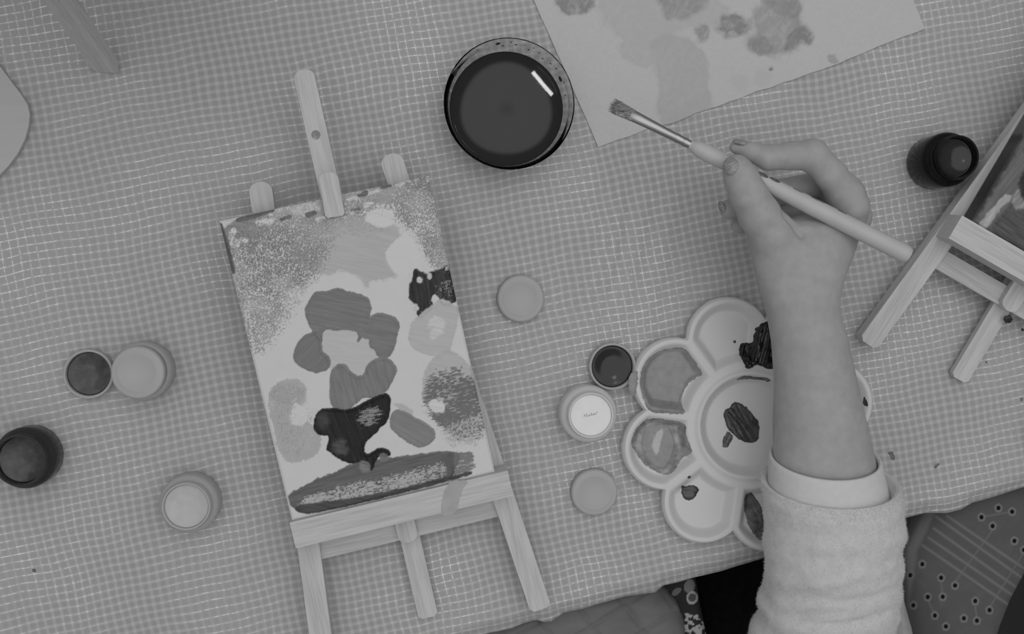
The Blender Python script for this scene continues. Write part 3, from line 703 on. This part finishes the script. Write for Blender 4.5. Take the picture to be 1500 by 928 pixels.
# ------------------------------------------------------------------ flower palette
pcn = P(1097, 622, 10); PZ = 11.5
pet_a = [math.radians(104+45*k) for k in range(8)]; RP, rp = 65.5, 31.5
def pal_R(th):
    best = np.full(th.shape, 40.0)
    for a in pet_a:
        dth = th-a; s = RP*np.sin(dth); disc = rp*rp-s*s
        best = np.maximum(best, np.where(disc > 0, RP*np.cos(dth)+np.sqrt(np.maximum(disc, 0)), 0))
    return best
def pal_h(x, y):
    r = np.hypot(x, y); th = np.arctan2(y, x)
    h = np.full(x.shape, PZ)
    best = np.full(x.shape, 99.0)
    for k, a in enumerate(pet_a):
        cx, cy = RP*math.cos(a), RP*math.sin(a)
        d1 = np.hypot(x-cx, y-cy)-(rp-3.6)
        d2 = 46.5-r
        dth = (th-a+math.pi) % (2*math.pi)-math.pi
        d3 = np.where(np.abs(dth) < 1.2, np.abs(dth)-math.radians(22.5), 1)*r+2.2
        d = np.maximum(np.maximum(d1, d2), d3)
        best = np.minimum(best, d)
    h = PZ-7.8*ss(0, -7.5, best)
    bump_ring = 2.2*np.exp(-((r-38.8)/2.6)**2)
    h = h + bump_ring - 8.2*ss(38, 30.5, r)
    return h
nth, nr = 420, 190
th = np.linspace(0, 2*math.pi, nth, endpoint=False); R_ = pal_R(th)
rf = np.linspace(0, 1, nr)
TH, RF = np.meshgrid(th, rf, indexing='ij'); RR = RF*R_[:, None]
PXX, PYY = RR*np.cos(TH), RR*np.sin(TH); H_ = pal_h(PXX, PYY)
rim = R_[:, None]-RR
H_ = H_ - 2.2*ss(1.8, 0, rim)
vs = np.stack([PXX, PYY, H_], -1)
skirt = np.stack([R_*np.cos(th), R_*np.sin(th), np.full(nth, 1.0)], -1); skirt_in = skirt.copy(); skirt_in[:, :2] *= .985; skirt_in[:, 2] = .2
under = vs.copy()
allv = np.concatenate([vs.reshape(-1, 3), skirt, skirt_in]); faces = []
idx = np.arange(nth*nr).reshape(nth, nr)
for i in range(nth):
    j = (i+1) % nth
    for k in range(nr-1):
        if k == 0: faces.append((int(idx[i, 0]), int(idx[i, 1]), int(idx[j, 1])))
        else: faces.append((int(idx[i, k]), int(idx[i, k+1]), int(idx[j, k+1]), int(idx[j, k])))
    b = nth*nr
    faces.append((int(idx[i, -1]), b+i, b+j, int(idx[j, -1]))); faces.append((b+i, b+nth+i, b+nth+j, b+j))
faces.append(tuple(nth*nr+nth+i for i in range(nth))[::-1])
me = mesh('palette_tray', allv.tolist(), faces)
bm = bmesh.new(); bm.from_mesh(me); bmesh.ops.remove_doubles(bm, verts=bm.verts, dist=1e-6); bmesh.ops.recalc_face_normals(bm, faces=bm.faces); bm.to_mesh(me); bm.free()
pal = empty('paint_palette', (pcn[0], pcn[1], 1.0)); tag(pal, 'white plastic flower-shaped palette with paint in its wells, under the arm', 'palette')
o = link('palette_tray', me, M['white_plastic'], pal); auto_smooth(o, 60)
def daub(poly, m, thick, label, seed, zpx=6.0, edge=1.6, rough=.3, dirx=(1, 0)):
    zf = lambda x, y: pal_h(x-pcn[0], y-pcn[1])+1.0
    me = blob_mesh('paint_daub', poly, zf, thick, .55, zpx, seed, edge, rough, dirx)
    o = link('paint_daub', me, m, pal); o['label'] = label
    off = np.array([pcn[0], pcn[1], 1.0])*S
    for v in me.vertices: v.co -= Vector(off)
    return o
daub([(947, 523), (966, 512), (988, 507), (1004, 511), (1014, 525), (1030, 549), (1014, 556), (1004, 570), (998, 591), (1002, 606), (971, 604), (947, 602), (938, 582), (934, 561), (937, 539)], M['paint_mid'], 1.6, 'mid grey paint filling a well', 1, edge=3, rough=.08)
daub([(921, 549), (934, 539), (934, 560), (930, 575), (924, 582), (920, 568)], M['paint_mid'], .4, 'grey paint on the rim', 2, 11)
daub([(921, 646), (928, 627), (947, 610), (978, 613), (1002, 617), (1004, 641), (1013, 661), (995, 677), (988, 689), (976, 696), (959, 691), (943, 679), (933, 667)], M['paint_streak'], .7, 'streaky grey paint in a well', 3, 6, 3, .15)
daub([(936, 640), (945, 622), (965, 617), (985, 622), (993, 650), (985, 678), (972, 692), (955, 686), (940, 668)], M['paint_mid'], 1.3, 'ring of mid grey paint', 21, 6, 3, .1)
daub([(952, 641), (960, 628), (972, 622), (977, 632), (972, 650), (969, 665), (959, 672), (950, 655)], M['paint_grey'], 2.6, 'light grey paint', 4, 6, 3, .1)
daub([(995, 706), (1003, 711), (1012, 709), (1025, 714), (1019, 727), (1008, 733), (999, 729)], M['paint_dark'], .8, 'dark wet drop of paint', 5, 4)
daub([(1005, 695), (1010, 694), (1012, 699), (1006, 701)], M['paint_dark'], .5, 'dark dot of paint', 6, 8)
daub([(1073, 498), (1077, 498), (1078, 502), (1074, 502)], M['paint_dark'], .5, 'dark dot of paint', 7, 4, .6)
daub([(1083, 506), (1090, 502), (1101, 503), (1104, 480), (1113, 472), (1122, 470), (1150, 472), (1152, 545), (1120, 539), (1106, 532), (1093, 541), (1084, 532)], M['paint_black'], 2.2, 'thick black paint', 8, 6, 1.6, .55, (.3, 1))
daub([(1071, 557), (1087, 549), (1104, 551), (1120, 551), (1131, 560), (1101, 555)], M['paint_smear'], .7, 'grey smear on the ring', 9, 10)
daub([(1073, 588), (1085, 590), (1097, 599), (1106, 609), (1113, 622), (1111, 646), (1097, 650), (1078, 641), (1066, 628), (1060, 615), (1059, 600), (1068, 598)], M['paint_dark'], 1.3, 'dark brushed paint in the middle well', 10, 4, 1.5, .7, (.55, -.83))
daub([(1066, 629), (1076, 639), (1069, 650), (1064, 656), (1057, 653), (1060, 640)], M['paint_smear'], .6, 'grey brush mark', 11, 4, 1, .5, (.4, .9))
daub([(1085, 726), (1093, 721), (1101, 720), (1110, 733), (1117, 745), (1122, 795), (1113, 791), (1104, 784), (1092, 758)], M['paint_smear'], .8, 'grey brushed paint', 12, 5, 1.2, .7, (.4, -.9))
daub([(1262, 575), (1266, 585), (1268, 595), (1262, 592)], M['paint_dark'], .6, 'dark paint', 13, 6)

# ------------------------------------------------------------------ pale board at the left edge
pts = [(-240, -60), (-140, -10), (-60, 45), (-20, 74), (0, 97), (14, 116), (30, 137), (40, 152), (43.5, 168), (42, 184), (36, 205), (25, 226), (12, 243), (-4, 260), (-60, 318), (-150, 400), (-260, 420)]
o = link('board', prism('board', [tuple(P(a, b, 5)[:2]) for a, b in pts], .8, 5, 1.0), M['board'], smooth=False)
tag(o, 'pale board with a rounded corner poking in at the left edge', 'board')

# ------------------------------------------------------------------ paintbrush
b0, b1 = P(895, 153, 70), P(1332, 374.5, 107)
bd = b1-b0; BL = np.linalg.norm(bd); bd /= BL
side = np.cross(bd, (0, 0, 1)); side /= np.linalg.norm(side); upv = np.cross(side, bd)
def brush_part(name, rows, m, parent, seg=28):
    """rows: (distance, half width, half thickness)"""
    vs = []; fs = []
    if name == 'handle': rows = [(t, w*1.13, h*1.13) for t, w, h in rows]
    for t, w, h in rows:
        for k in range(seg):
            a = 2*math.pi*k/seg; vs.append(tuple(bd*t+side*w*math.cos(a)+upv*h*math.sin(a)))
    for i in range(len(rows)-1):
        for k in range(seg):
            j = (k+1) % seg; fs.append((i*seg+k, i*seg+j, (i+1)*seg+j, (i+1)*seg+k))
    fs.append(tuple(range(seg))[::-1]); fs.append(tuple((len(rows)-1)*seg+k for k in range(seg)))
    me = mesh(name, vs, fs); o = link(name, me, m, parent); auto_smooth(o, 50); return o
brush = empty('paintbrush', tuple(b0)); tag(brush, 'flat paintbrush with pale handle and metal ferrule held in the hand', 'brush')
PM = SC(75)
brush_part('ferrule', [(15, 3.9, 1.7), (15.5, 4.1, 1.9), (22, 3.8, 2.2), (34, 3.4, 2.7), (48, 3.1, 2.9), (50, 3.35, 3.2), (51, 3.35, 3.2), (52, 3.05, 2.9), (55, 3.05, 2.9), (56, 3.3, 3.15), (57, 3.3, 3.15), (58, 3.0, 2.9), (61.5, 3.0, 2.9)], M['metal'], brush)
brush_part('handle', [(60, 2.7, 2.7), (61.6, 2.9, 2.9), (62.2, 3.5, 3.5), (66, 4.5, 4.5), (72, 5.0, 5.0), (80, 4.8, 4.8), (95, 4.3, 4.3), (110, 4.4, 4.4), (130, 4.9, 4.9), (150, 5.2, 5.2), (BL-14, 5.4, 5.4), (BL-5, 5.6, 5.6), (BL-2, 5.2, 5.2), (BL, 4.2, 4.2), (BL+.4, 2, 2)], M['handle'], brush)
for t, a, l in ((96, 45, 4), (101, 60, 3), (112, 50, 8), (121, 42, 7), (138, 36, 7), (152, 34, 9), (170, 30, 6)):
    r_ = (np.interp(t, [95, 110, 130, 150, 200], [4.3, 4.4, 4.9, 5.2, 5.4])*1.13-.1)/.93; a = math.radians(a); c = bd*t+(-side*math.cos(a)*-1*0+side*-math.cos(a)+upv*math.sin(a))*r_*.93
    bm = bmesh.new(); bmesh.ops.create_uvsphere(bm, u_segments=16, v_segments=8, radius=S)
    for v in bm.verts:
        q = v.co/S; nrm = (-side*math.cos(a)+upv*math.sin(a)); tg = np.cross(bd, nrm)
        v.co = Vector(c*S + (bd*q[0]*l*.6 + tg*q[1]*(1.7 if t < 125 else .8) + nrm*q[2]*.6)*S)
    o = link('paint_smudge', bm_mesh('paint_smudge', bm), M['paint_smear'], brush); o['label'] = 'dark paint smudge on the handle'
rnd = random.Random(4); vs = []; fs = []
for k in range(420):                                        # every hair a thin tapering blade
    a = rnd.uniform(-1, 1); h = rnd.uniform(-1, 1); w0 = a*3.9; z0 = h*1.6*math.sqrt(max(0, 1-a*a*.8))
    tip = rnd.uniform(-2.0, 4.0)+abs(a)*1.2; w1 = a*(5.0+rnd.uniform(-.5, .5)); z1 = z0*.6+rnd.uniform(-.3, .3)
    p0 = bd*17+side*w0+upv*z0; pm = bd*8+side*(w0*1.15)+upv*z0*1.1; p1 = bd*tip+side*w1+upv*z1
    n = len(vs); t_ = .28
    vs += [tuple(p0-side*t_), tuple(p0+side*t_), tuple(p0+upv*t_), tuple(pm-side*t_), tuple(pm+side*t_), tuple(pm+upv*t_), tuple(p1)]
    fs += [(n, n+1, n+4, n+3), (n+1, n+2, n+5, n+4), (n+2, n, n+3, n+5), (n+3, n+4, n+6), (n+4, n+5, n+6), (n+5, n+3, n+6)]
o = link('bristles', mesh('bristles', vs, fs), M['bristle'], brush, False); o['label'] = 'paint-stained bristles'

# ------------------------------------------------------------------ the painter's hand and arm: one continuous surface
ARM = [  # pixel row, left edge, right edge, axis height, flatness
    (314, 1182, 1264, 76, .34), (318, 1160, 1268, 77, .40), (324, 1132, 1271, 79, .44), (335, 1104, 1266, 80, .46), (350, 1094, 1262, 81, .48), (370, 1097, 1256, 82, .52), (400, 1103, 1243, 83, .58),
    (430, 1112, 1234, 83, .66), (445, 1117, 1232, 83, .70), (460, 1121, 1233, 82, .72), (500, 1128, 1245, 79, .75), (560, 1132, 1258, 74, .78), (620, 1130, 1272, 69, .80), (700, 1130, 1290, 62, .80), (760, 1130, 1299, 57, .82), (800, 1130, 1304, 54, .82)]
rows = []
for y, l, r, z, f in ARM:
    c = P((l+r)/2, y, z); rows.append((c[1], c[0], (r-l)/2/SC(z), z, f))
rows = np.array(sorted(rows)); 
G = 1.15
gx0, gx1, gy0, gy1, gz0, gz1 = 192, 345, rows[0, 0]+1, 108, 24, 116
xs = np.arange(gx0, gx1, G); ys = np.arange(gy0, gy1, G); zs = np.arange(gz0, gz1, G)
GX, GY, GZ = np.meshgrid(xs, ys, zs, indexing='ij')
def smin(a, b, k):
    h = np.clip(.5+.5*(b-a)/k, 0, 1); return b*(1-h)+a*h-k*h*(1-h)
def smooth_interp(v, col):
    a = np.interp(v, rows[:, 0], rows[:, col])
    a2 = .5*a+.25*np.interp(v-4, rows[:, 0], rows[:, col])+.25*np.interp(v+4, rows[:, 0], rows[:, col]); return a2
yc = ys; cxr = smooth_interp(yc, 1)[None, :, None]; hwr = smooth_interp(yc, 2)[None, :, None]; zcr = smooth_interp(yc, 3)[None, :, None]; fl = smooth_interp(yc, 4)[None, :, None]
q = np.sqrt(((GX-cxr)/hwr)**2+((GZ-zcr)/(hwr*fl))**2)
D = (q-1)*hwr*np.minimum(1, fl*1.25)
D = np.maximum(D, GY-(rows[-1, 0]+.5))
def cone(a, b, ra, rb, flat=1.0):
    a = np.array(a); b = np.array(b); d = b-a; l2 = d @ d
    x, y, z = GX-a[0], GY-a[1], GZ-a[2]
    t = np.clip((x*d[0]+y*d[1]+z*d[2])/l2, 0, 1)
    return np.sqrt((x-d[0]*t)**2+(y-d[1]*t)**2+((z-d[2]*t)/flat)**2)-(ra+(rb-ra)*t)
def pt(px, py, z): return P(px, py, z)
def chain(pts, k=2.0):
    out = None
    for (a, ra), (b, rb) in zip(pts[:-1], pts[1:]):
        c = cone(a, b, ra, rb); out = c if out is None else smin(out, c, k)
    return out
index_f = chain([(pt(1246, 302, 81), 13.2), (pt(1238, 284, 83), 12.6), (pt(1216, 255, 90), 10.3), (pt(1190, 227, 93), 10.6), (pt(1158, 228, 90), 9.0), (pt(1126, 231, 87), 8.2), (pt(1098, 222, 84), 6.4), (pt(1078, 215.5, 82), 4.6)], 3)
thumb = chain([(pt(1158, 385, 84), 14), (pt(1134, 345, 88), 15.2), (pt(1112, 314, 93), 13.4), (pt(1096, 284, 96), 12.0), (pt(1086, 261, 97), 10.9), (pt(1079, 246, 97), 9.2)], 4)
middle = chain([(pt(1252, 318, 66), 12), (pt(1214, 266, 60), 9.2), (pt(1136, 282, 68), 8.6), (pt(1069, 306, 63), 7.2)], 3)
ring_f = chain([(pt(1240, 335, 56), 11), (pt(1206, 298, 45), 8.4), (pt(1136, 312, 53), 8.0), (pt(1084, 329, 51), 6.6)], 3)
pinky = chain([(pt(1225, 350, 52), 10), (pt(1196, 330, 36), 7), (pt(1146, 338, 39), 6.8), (pt(1112, 346, 38), 5.8)], 3)
D = smin(D, pinky, 4); D = smin(D, ring_f, 3); D = smin(D, middle, 3); D = smin(D, index_f, 5); D = smin(D, thumb, 6)
# creases: the web beside the thumb, and knuckle wrinkles
def groove(a, b, r, depth):
    global D
    c = cone(a, b, r, r); D = D + depth*np.exp(-(np.maximum(c+r, 0)/r)**2)
groove(pt(1148, 316, 97), pt(1172, 346, 96), 3.4, 3.6)
groove(pt(1171, 250, 100), pt(1180, 262, 98), 2.5, 1.2)
groove(pt(1126, 214, 90), pt(1128, 232, 96), 1.6, .5)
groove(pt(1078, 288, 108), pt(1115, 282, 108), 2.0, .5); groove(pt(1078, 293, 108), pt(1116, 288, 108), 1.6, .35)
groove(pt(1093, 352, 84), pt(1112, 388, 92), 1.8, .7)
def surface_nets(D, x0, y0, z0, g):
    nx, ny, nz = D.shape
    ins = D < 0
    acc = np.zeros((nx-1, ny-1, nz-1, 3)); cnt = np.zeros((nx-1, ny-1, nz-1))
    cor = [(i, j, k) for i in (0, 1) for j in (0, 1) for k in (0, 1)]
    def sl(c): return D[c[0]:nx-1+c[0], c[1]:ny-1+c[1], c[2]:nz-1+c[2]]
    for a in cor:
        for ax in range(3):
            if a[ax] == 0:
                b = list(a); b[ax] = 1; da, db = sl(a), sl(b); m = (da < 0) != (db < 0)
                t = np.where(m, da/(np.where(m, da-db, 1)), 0)
                for q_ in range(3):
                    acc[..., q_] += np.where(m, a[q_]+(t if q_ == ax else 0), 0)
                cnt += m
    act = cnt > 0; ids = -np.ones(act.shape, int); ids[act] = np.arange(act.sum())
    pos = np.argwhere(act)+acc[act]/cnt[act][:, None]
    verts = pos*g+np.array([x0, y0, z0]); faces = []
    for ax in range(3):
        o1, o2 = [(1, 2), (2, 0), (0, 1)][ax]
        A = ins.take(range(D.shape[ax]-1), ax); B = ins.take(range(1, D.shape[ax]), ax)
        for p in np.argwhere(A != B):
            if p[o1] == 0 or p[o2] == 0 or p[o1] >= act.shape[o1] or p[o2] >= act.shape[o2]: continue
            c = []
            for s1, s2 in ((-1, -1), (0, -1), (0, 0), (-1, 0)):
                qd = p.copy(); qd[o1] += s1; qd[o2] += s2; c.append(int(ids[tuple(qd)]))
            if min(c) < 0: continue
            if not ins[tuple(p)]: c = c[::-1]
            faces.append(c)
    return verts, faces
V_, F_ = surface_nets(D, gx0, gy0, gz0, G)
me = mesh('hand_and_arm', V_.tolist(), F_)
bm = bmesh.new(); bm.from_mesh(me)
for _ in range(3): bmesh.ops.smooth_vert(bm, verts=bm.verts, factor=.5, use_axis_x=True, use_axis_y=True, use_axis_z=True)
bmesh.ops.recalc_face_normals(bm, faces=bm.faces); bm.to_mesh(me); bm.free()
person = empty('person', tuple(P(1210, 740, 0))); tag(person, 'person painting, forearm in a white fleece sleeve, holding the brush', 'person')
ploc = Vector(person.location)
def pchild(o):
    o.parent = person; o.matrix_parent_inverse = Matrix.Translation(-ploc); return o
hand = pchild(link('hand_and_arm', me, M['skin']))
def nail(px, py, z, w, l, rot, tilt, label):
    bm = bmesh.new(); bmesh.ops.create_uvsphere(bm, u_segments=24, v_segments=12, radius=S)
    for v in bm.verts: v.co = Vector((v.co.x*w*(1-.12*v.co.y/S), v.co.y*l, v.co.z*1.6))
    o = link('fingernail', bm_mesh('fingernail', bm), M['nail']); c = P(px, py, z)
    o.location = [a*S for a in c]; o.rotation_euler = (tilt[0], tilt[1], rot); o.parent = hand; o['label'] = label
nail(1071, 243, 104.2, 5.2, 6.2, .35, (-.25, -.3), 'paint-smudged thumbnail')
nail(1086, 208.5, 87.2, 6, 2.4, -.2, (-.7, 0, ), 'fingernail of the index finger')
nail(1057.5, 303, 67, 2.6, 4.5, .3, (.2, -.8), 'fingernail of the middle finger')

def loft(name, rows, m, seg=96, tau=20, inner=None, fold=None, zrat=.82):
    """rows: (pixel row, left, right, axis height); rings lean by tau"""
    vs = []; fs = []; t = math.radians(tau); rings = []
    for y, l, r, z, k in rows:
        c = P((l+r)/2, y, z); hw = (r-l)/2/SC(z)*k; rings.append((c, hw))
    ax = np.array([0, -math.sin(t), math.cos(t)])
    for i, (c, hw) in enumerate(rings):
        for k in range(seg):
            a = 2*math.pi*k/seg; e = 1.0
            p = c+np.array([1, 0, 0])*hw*math.cos(a)+ax*hw*zrat*math.sin(a)
            if fold: p = p + fold(i/(len(rings)-1), a, p)*(np.array([math.cos(a), 0, 0])+ax*math.sin(a))
            vs.append(tuple(p))
    for i in range(len(rings)-1):
        for k in range(seg):
            j = (k+1) % seg; fs.append((i*seg+k, i*seg+j, (i+1)*seg+j, (i+1)*seg+k))
    return vs, fs
def densify(rows, n):
    rows = np.array(rows, float); t = np.linspace(0, 1, len(rows)); tt = np.linspace(0, 1, n)
    return [tuple(np.interp(q_, t, rows[:, c]) for c in range(5)) for q_ in tt]
cuff_rows = [(740, 1134, 1294, 60, .98), (700, 1132, 1291, 63.5, .985), (676, 1131, 1287.5, 65.5, 1.0), (671, 1130.5, 1287, 65.8, 1.012), (668, 1129.5, 1288, 66, 1.03), (669, 1129, 1289, 66, 1.055), (674, 1128.5, 1290, 65.6, 1.065), (700, 1128, 1295, 63, 1.07), (740, 1128, 1303, 59, 1.07)]
vs, fs = loft('cuff', cuff_rows, M['cuff'], tau=21, zrat=.86)
pchild(link('cuff', mesh('cuff', vs, fs), M['cuff']))['label'] = 'smooth white inner cuff'
SL = [(790, 1132, 1304, 55, .98), (745, 1131, 1302, 63.5, 1.0), (716, 1126, 1308, 62, 1.0), (706, 1118, 1315, 62.5, 1.0), (704, 1112, 1320, 62.5, 1.0), (710, 1110, 1324, 62, 1.0), (722, 1112, 1327, 64, 1.0), (745, 1117, 1327, 62.5, 1.0), (775, 1117, 1327, 60, 1.0), (803, 1115, 1325, 57, 1.0), (830, 1117, 1325, 53, 1.0), (852, 1117, 1323, 50, 1.0),
      (868, 1114, 1321, 48, 1.0), (882, 1107, 1318, 46, 1.0), (902, 1109, 1315, 43, 1.0), (925, 1097, 1314, 39, 1.0), (945, 1090, 1316, 35, 1.0), (975, 1098, 1318, 30, 1.0), (1010, 1100, 1320, 23, 1.0)]
def sleeve_fold(t, a, p):
    y = p[1]; x = p[0]
    f = 0.0
    for yc, w, am, ph in ((-178, 4.5, 2.2, 0), (-190, 4, -1.6, .3), (-202, 5, 2.4, .8), (-213, 3.6, -2.0, 1.3), (-222, 4, 2.6, .5), (-231, 3.5, -2.4, 1.1), (-240, 5, 2.5, .2), (-251, 4, -2, .9)):
        yy = yc+5*math.sin(a*1.0+ph)+2.2*math.sin(a*3+ph*5)
        f += am*math.exp(-((y-yy)/w)**2)*(.55+.45*math.sin(a*2+ph*4))*(.3+.7*max(0, math.sin(a)))
    f += 1.3*mnoise.noise(Vector((x*.05, y*.09, p[2]*.05)))+.3*mnoise.noise(Vector((x*.16, y*.2, p[2]*.16)))
    return f*min(1, max(0, (t-.2)/.15))
sl = densify(SL, 120)
vs, fs = loft('sleeve', sl, M['fleece'], 144, 19, fold=sleeve_fold)
nv0 = len(vs); rnd = random.Random(2); va = np.array(vs).reshape(120, 144, 3)
for k in range(52000):                                       # short pile of the fleece
    i = rnd.randrange(18, 118); j = rnd.randrange(144); u, w = rnd.random(), rnd.random()
    p = va[i, j]*(1-u)*(1-w)+va[i+1, j]*u*(1-w)+va[i, (j+1) % 144]*(1-u)*w+va[i+1, (j+1) % 144]*u*w
    nrm = np.cross(va[i, (j+1) % 144]-va[i, j], va[i+1, j]-va[i, j]); nrm = nrm/(np.linalg.norm(nrm)+1e-9)
    if nrm @ (p-np.array([p[0]*0+va[i].mean(0)[0], va[i].mean(0)[1], va[i].mean(0)[2]])) < 0: nrm = -nrm
    d1 = np.array([rnd.uniform(-1, 1), rnd.uniform(-1, 1), rnd.uniform(-1, 1)])
    tip = p+(nrm*.75+d1*.55)*rnd.uniform(.6, 1.7); sd = np.cross(nrm, d1); sd = sd/(np.linalg.norm(sd)+1e-9)*.13
    n = len(vs); vs += [tuple(p-sd), tuple(p+sd), tuple(tip)]; fs.append((n, n+1, n+2))
pchild(link('sleeve', mesh('sleeve', vs, fs), M['fleece']))['label'] = 'fuzzy white fleece sleeve with folds'

# ------------------------------------------------------------------ laps and garments below the table edge
def pillow(name, poly, z0, thick, m, parent=None, res=2.0, pw=30.0, pat=None, seed=0, quilt=None, zpx=None, rough=2.0):
    zpx = z0 if zpx is None else zpx
    w = np.array([P(a, b, zpx)[:2] for a, b in poly]); lo, hi = w.min(0)-res, w.max(0)+res
    xs = np.arange(lo[0], hi[0]+res, res); ys = np.arange(lo[1], hi[1]+res, res)
    GX, GY = np.meshgrid(xs, ys, indexing='ij'); d = -psdf(GX, GY, w); k = d > -res*.75
    h = thick*np.sqrt(np.clip(1-(1-np.clip(d/pw, 0, 1))**2, 0, 1))
    zt = z0-thick+h+(fbm(GX/22, GY/22, seed, 3)-.5)*rough*np.clip(d/10, 0, 1)
    if quilt is not None: zt = zt+quilt(*PX(GX, GY, zt))*np.clip(d/8, 0, 1)
    zb = z0-thick-np.maximum(h*.8, 0)
    ids = -np.ones(GX.shape, int); vt = []; vb = []
    cell = k[:-1, :-1] & k[1:, :-1] & k[1:, 1:] & k[:-1, 1:]; ft = []
    for i, j in np.argwhere(cell):
        q_ = []
        for a, b in ((i, j), (i+1, j), (i+1, j+1), (i, j+1)):
            if ids[a, b] < 0: ids[a, b] = len(vt); vt.append((GX[a, b], GY[a, b], zt[a, b])); vb.append((GX[a, b], GY[a, b], min(zb[a, b], zt[a, b]-.2)))
            q_.append(int(ids[a, b]))
        ft.append(q_)
    n = len(vt); faces = ft+[[n+v for v in f[::-1]] for f in ft]
    ec = {}
    for f in ft:
        for a, b in zip(f, f[1:]+f[:1]): ec[(a, b)] = 1
    for (a, b) in ec:
        if (b, a) not in ec: faces.append([b, a, n+a, n+b])
    me = mesh(name, vt+vb, faces)
    if pat:
        t_ = np.array(vt+vb); gx, gy = PX(t_[:, 0], t_[:, 1], t_[:, 2]); set_pigment(me, pat(gx, gy))
    o = link(name, me, m)
    if parent is not None: o.parent = parent; o.matrix_parent_inverse = Matrix.Translation(-Vector(parent.location))
    return o
DOTS = [(1437.7, 757), (1454, 770), (1462.6, 743.6), (1482.6, 749), (1486, 791.7), (1351, 825.7), (1333.5, 842), (1378.6, 845.7), (1399, 857), (1359, 873.8), (1381, 873.5), (1338, 886), (1369.5, 901), (1385.6, 917), (1428.6, 879.7), (1449.5, 893), (1412, 905), (1431, 908.5), (1478, 915), (1500, 805)]
STR = [((1387, 755), (1500, 832)), ((1371, 756), (1500, 848)), ((1368, 773.6), (1499, 867)), ((1360, 787), (1496, 880)), ((1351, 798), (1490, 894))]
VINES = [((1454, 776), (1399, 852)), ((1500, 808), (1449, 890)), ((1378, 850), (1381, 870)), ((1359, 878), (1368, 897)), ((1437, 757), (1482, 749)), ((1428, 884), (1431, 905))]
def seg_d(x, y, a, b):
    ex, ey = b[0]-a[0], b[1]-a[1]; t = np.clip(((x-a[0])*ex+(y-a[1])*ey)/(ex*ex+ey*ey), 0, 1); return np.hypot(x-a[0]-ex*t, y-a[1]-ey*t)
GARM = .95                                # dye strength
def dress_pat(x, y):
    c = np.full(x.shape, alb(76)*GARM)+(fbm(x/14, y/14, 5, 3)-.5)*.04
    for a, b in STR: c = np.maximum(c, (alb(76)+(alb(98)-alb(76))*np.exp(-(seg_d(x, y, a, b)/2.0)**2))*GARM)
    for a, b in VINES: c = np.maximum(c, (alb(76)+(alb(92)-alb(76))*np.exp(-(seg_d(x, y, a, b)/1.2)**2))*GARM)
    tr = np.minimum(seg_d(x, y, (1366, 740), (1336, 805)), seg_d(x, y, (1336, 805), (1330, 900))+np.clip((y-815)/9, 0, 12)); c = np.maximum(c, (alb(76)+(alb(98)-alb(76))*ss(12, 3, tr))*GARM)
    for px, py in DOTS:
        r = np.hypot(x-px, (y-py)*.9)*(1+.05*np.sin(5*np.arctan2(y-py, x-px)))
        k = ss(6.6, 5.4, r); c = c*(1-k)+alb(100)*GARM*k; k = ss(3.5, 2.6, r); c = c*(1-k)+alb(16)*k
    return c
sitter = empty('person', tuple(P(1420, 860, -60))); tag(sitter, 'person seated at the right in a dark dotted dress, only the lap in view', 'person')
pillow('dress', [(1400, 690), (1356, 748), (1330, 800), (1326, 830), (1338, 880), (1352, 930), (1362, 1000), (1462, 1000), (1484, 925), (1500, 885), (1530, 830), (1560, 760), (1570, 690)], -22, 26, M['print'], sitter, .6, 34, dress_pat, 3, rough=3)['label'] = 'dark dress with pale stripes and ringed dots'
pillow('leg', [(1318, 860), (1336, 868), (1352, 925), (1360, 1000), (1300, 1000), (1305, 900)], -38, 18, M['skin'], sitter, 2, 22, None, 8)
def skirt_q(x, y): return 0*x
sk = pillow('skirt', [(1012, 800), (1018, 850), (1026, 890), (1036, 930), (1044, 1010), (1380, 1010), (1350, 900), (1346, 800), (1372, 740), (1340, 720), (1200, 760)], -88, 16, M['black_cloth'], None, 4, 30, None, 9)
pchild(sk)['label'] = 'black skirt'
def quilt(x, y):
    u = (x-840)*.53+(y-880)*.85; w = (x-840)*.80-(y-880)*.6
    a = np.abs(((u/46.0) % 1)-.5)*2; b = np.abs(((w/56.0) % 1)-.5)*2
    return -2.6*(np.exp(-((1-a)/.09)**2)+np.exp(-((1-b)/.09)**2)) + .8*np.sin(y/5+np.sin(x/11))
M['quilt'] = vary(mat('quilted_grey_cloth', 116, .8, .2), 84, 96, 26, 5, b_str=.3)
o = pillow('quilted_jacket', [(640, 1000), (700, 910), (800, 870), (930, 838), (962, 850), (985, 872), (1002, 893), (1012, 920), (1018, 1000)], -18, 24, M['quilt'], None, 1.6, 22, None, 4, quilt, rough=3)
tag(o, 'grey diamond-quilted jacket below the table edge, left of the leaf-patterned cloth', 'jacket')
def leaf_pat(x, y):
    c = np.full(x.shape, alb(36)*1.3)
    e = lambda cx, cy, a, b, r: np.hypot(((x-cx)*math.cos(r)+(y-cy)*math.sin(r))/a, (-(x-cx)*math.sin(r)+(y-cy)*math.cos(r))/b)
    c = np.where(e(991, 866, 8, 4.5, -.7) < 1, alb(82)*1.3, c)
    c = np.where(e(1010, 858, 8, 10, .3) < 1, alb(88)*1.3, c)
    c = np.where(np.abs(e(1014, 875, 7, 8, .2)-1) < .22, alb(122)*1.3, c); c = np.where(e(1014, 875, 5.5, 6, .2) < 1, alb(62)*1.3, c)
    n = fbm(x/5, y/5, 6, 3); c = np.where((n > .52) & (y > 898), alb(125)*1.3, c)
    return c
o = pillow('floral_cloth', [(940, 815), (1016, 812), (1024, 850), (1031, 890), (1040, 935), (1046, 1000), (980, 1000)], -42, 14, M['print'], None, .7, 8, leaf_pat, 2, rough=1.5)
tag(o, 'dark cloth with pale leaf pattern between the quilted jacket and black skirt', 'cloth')
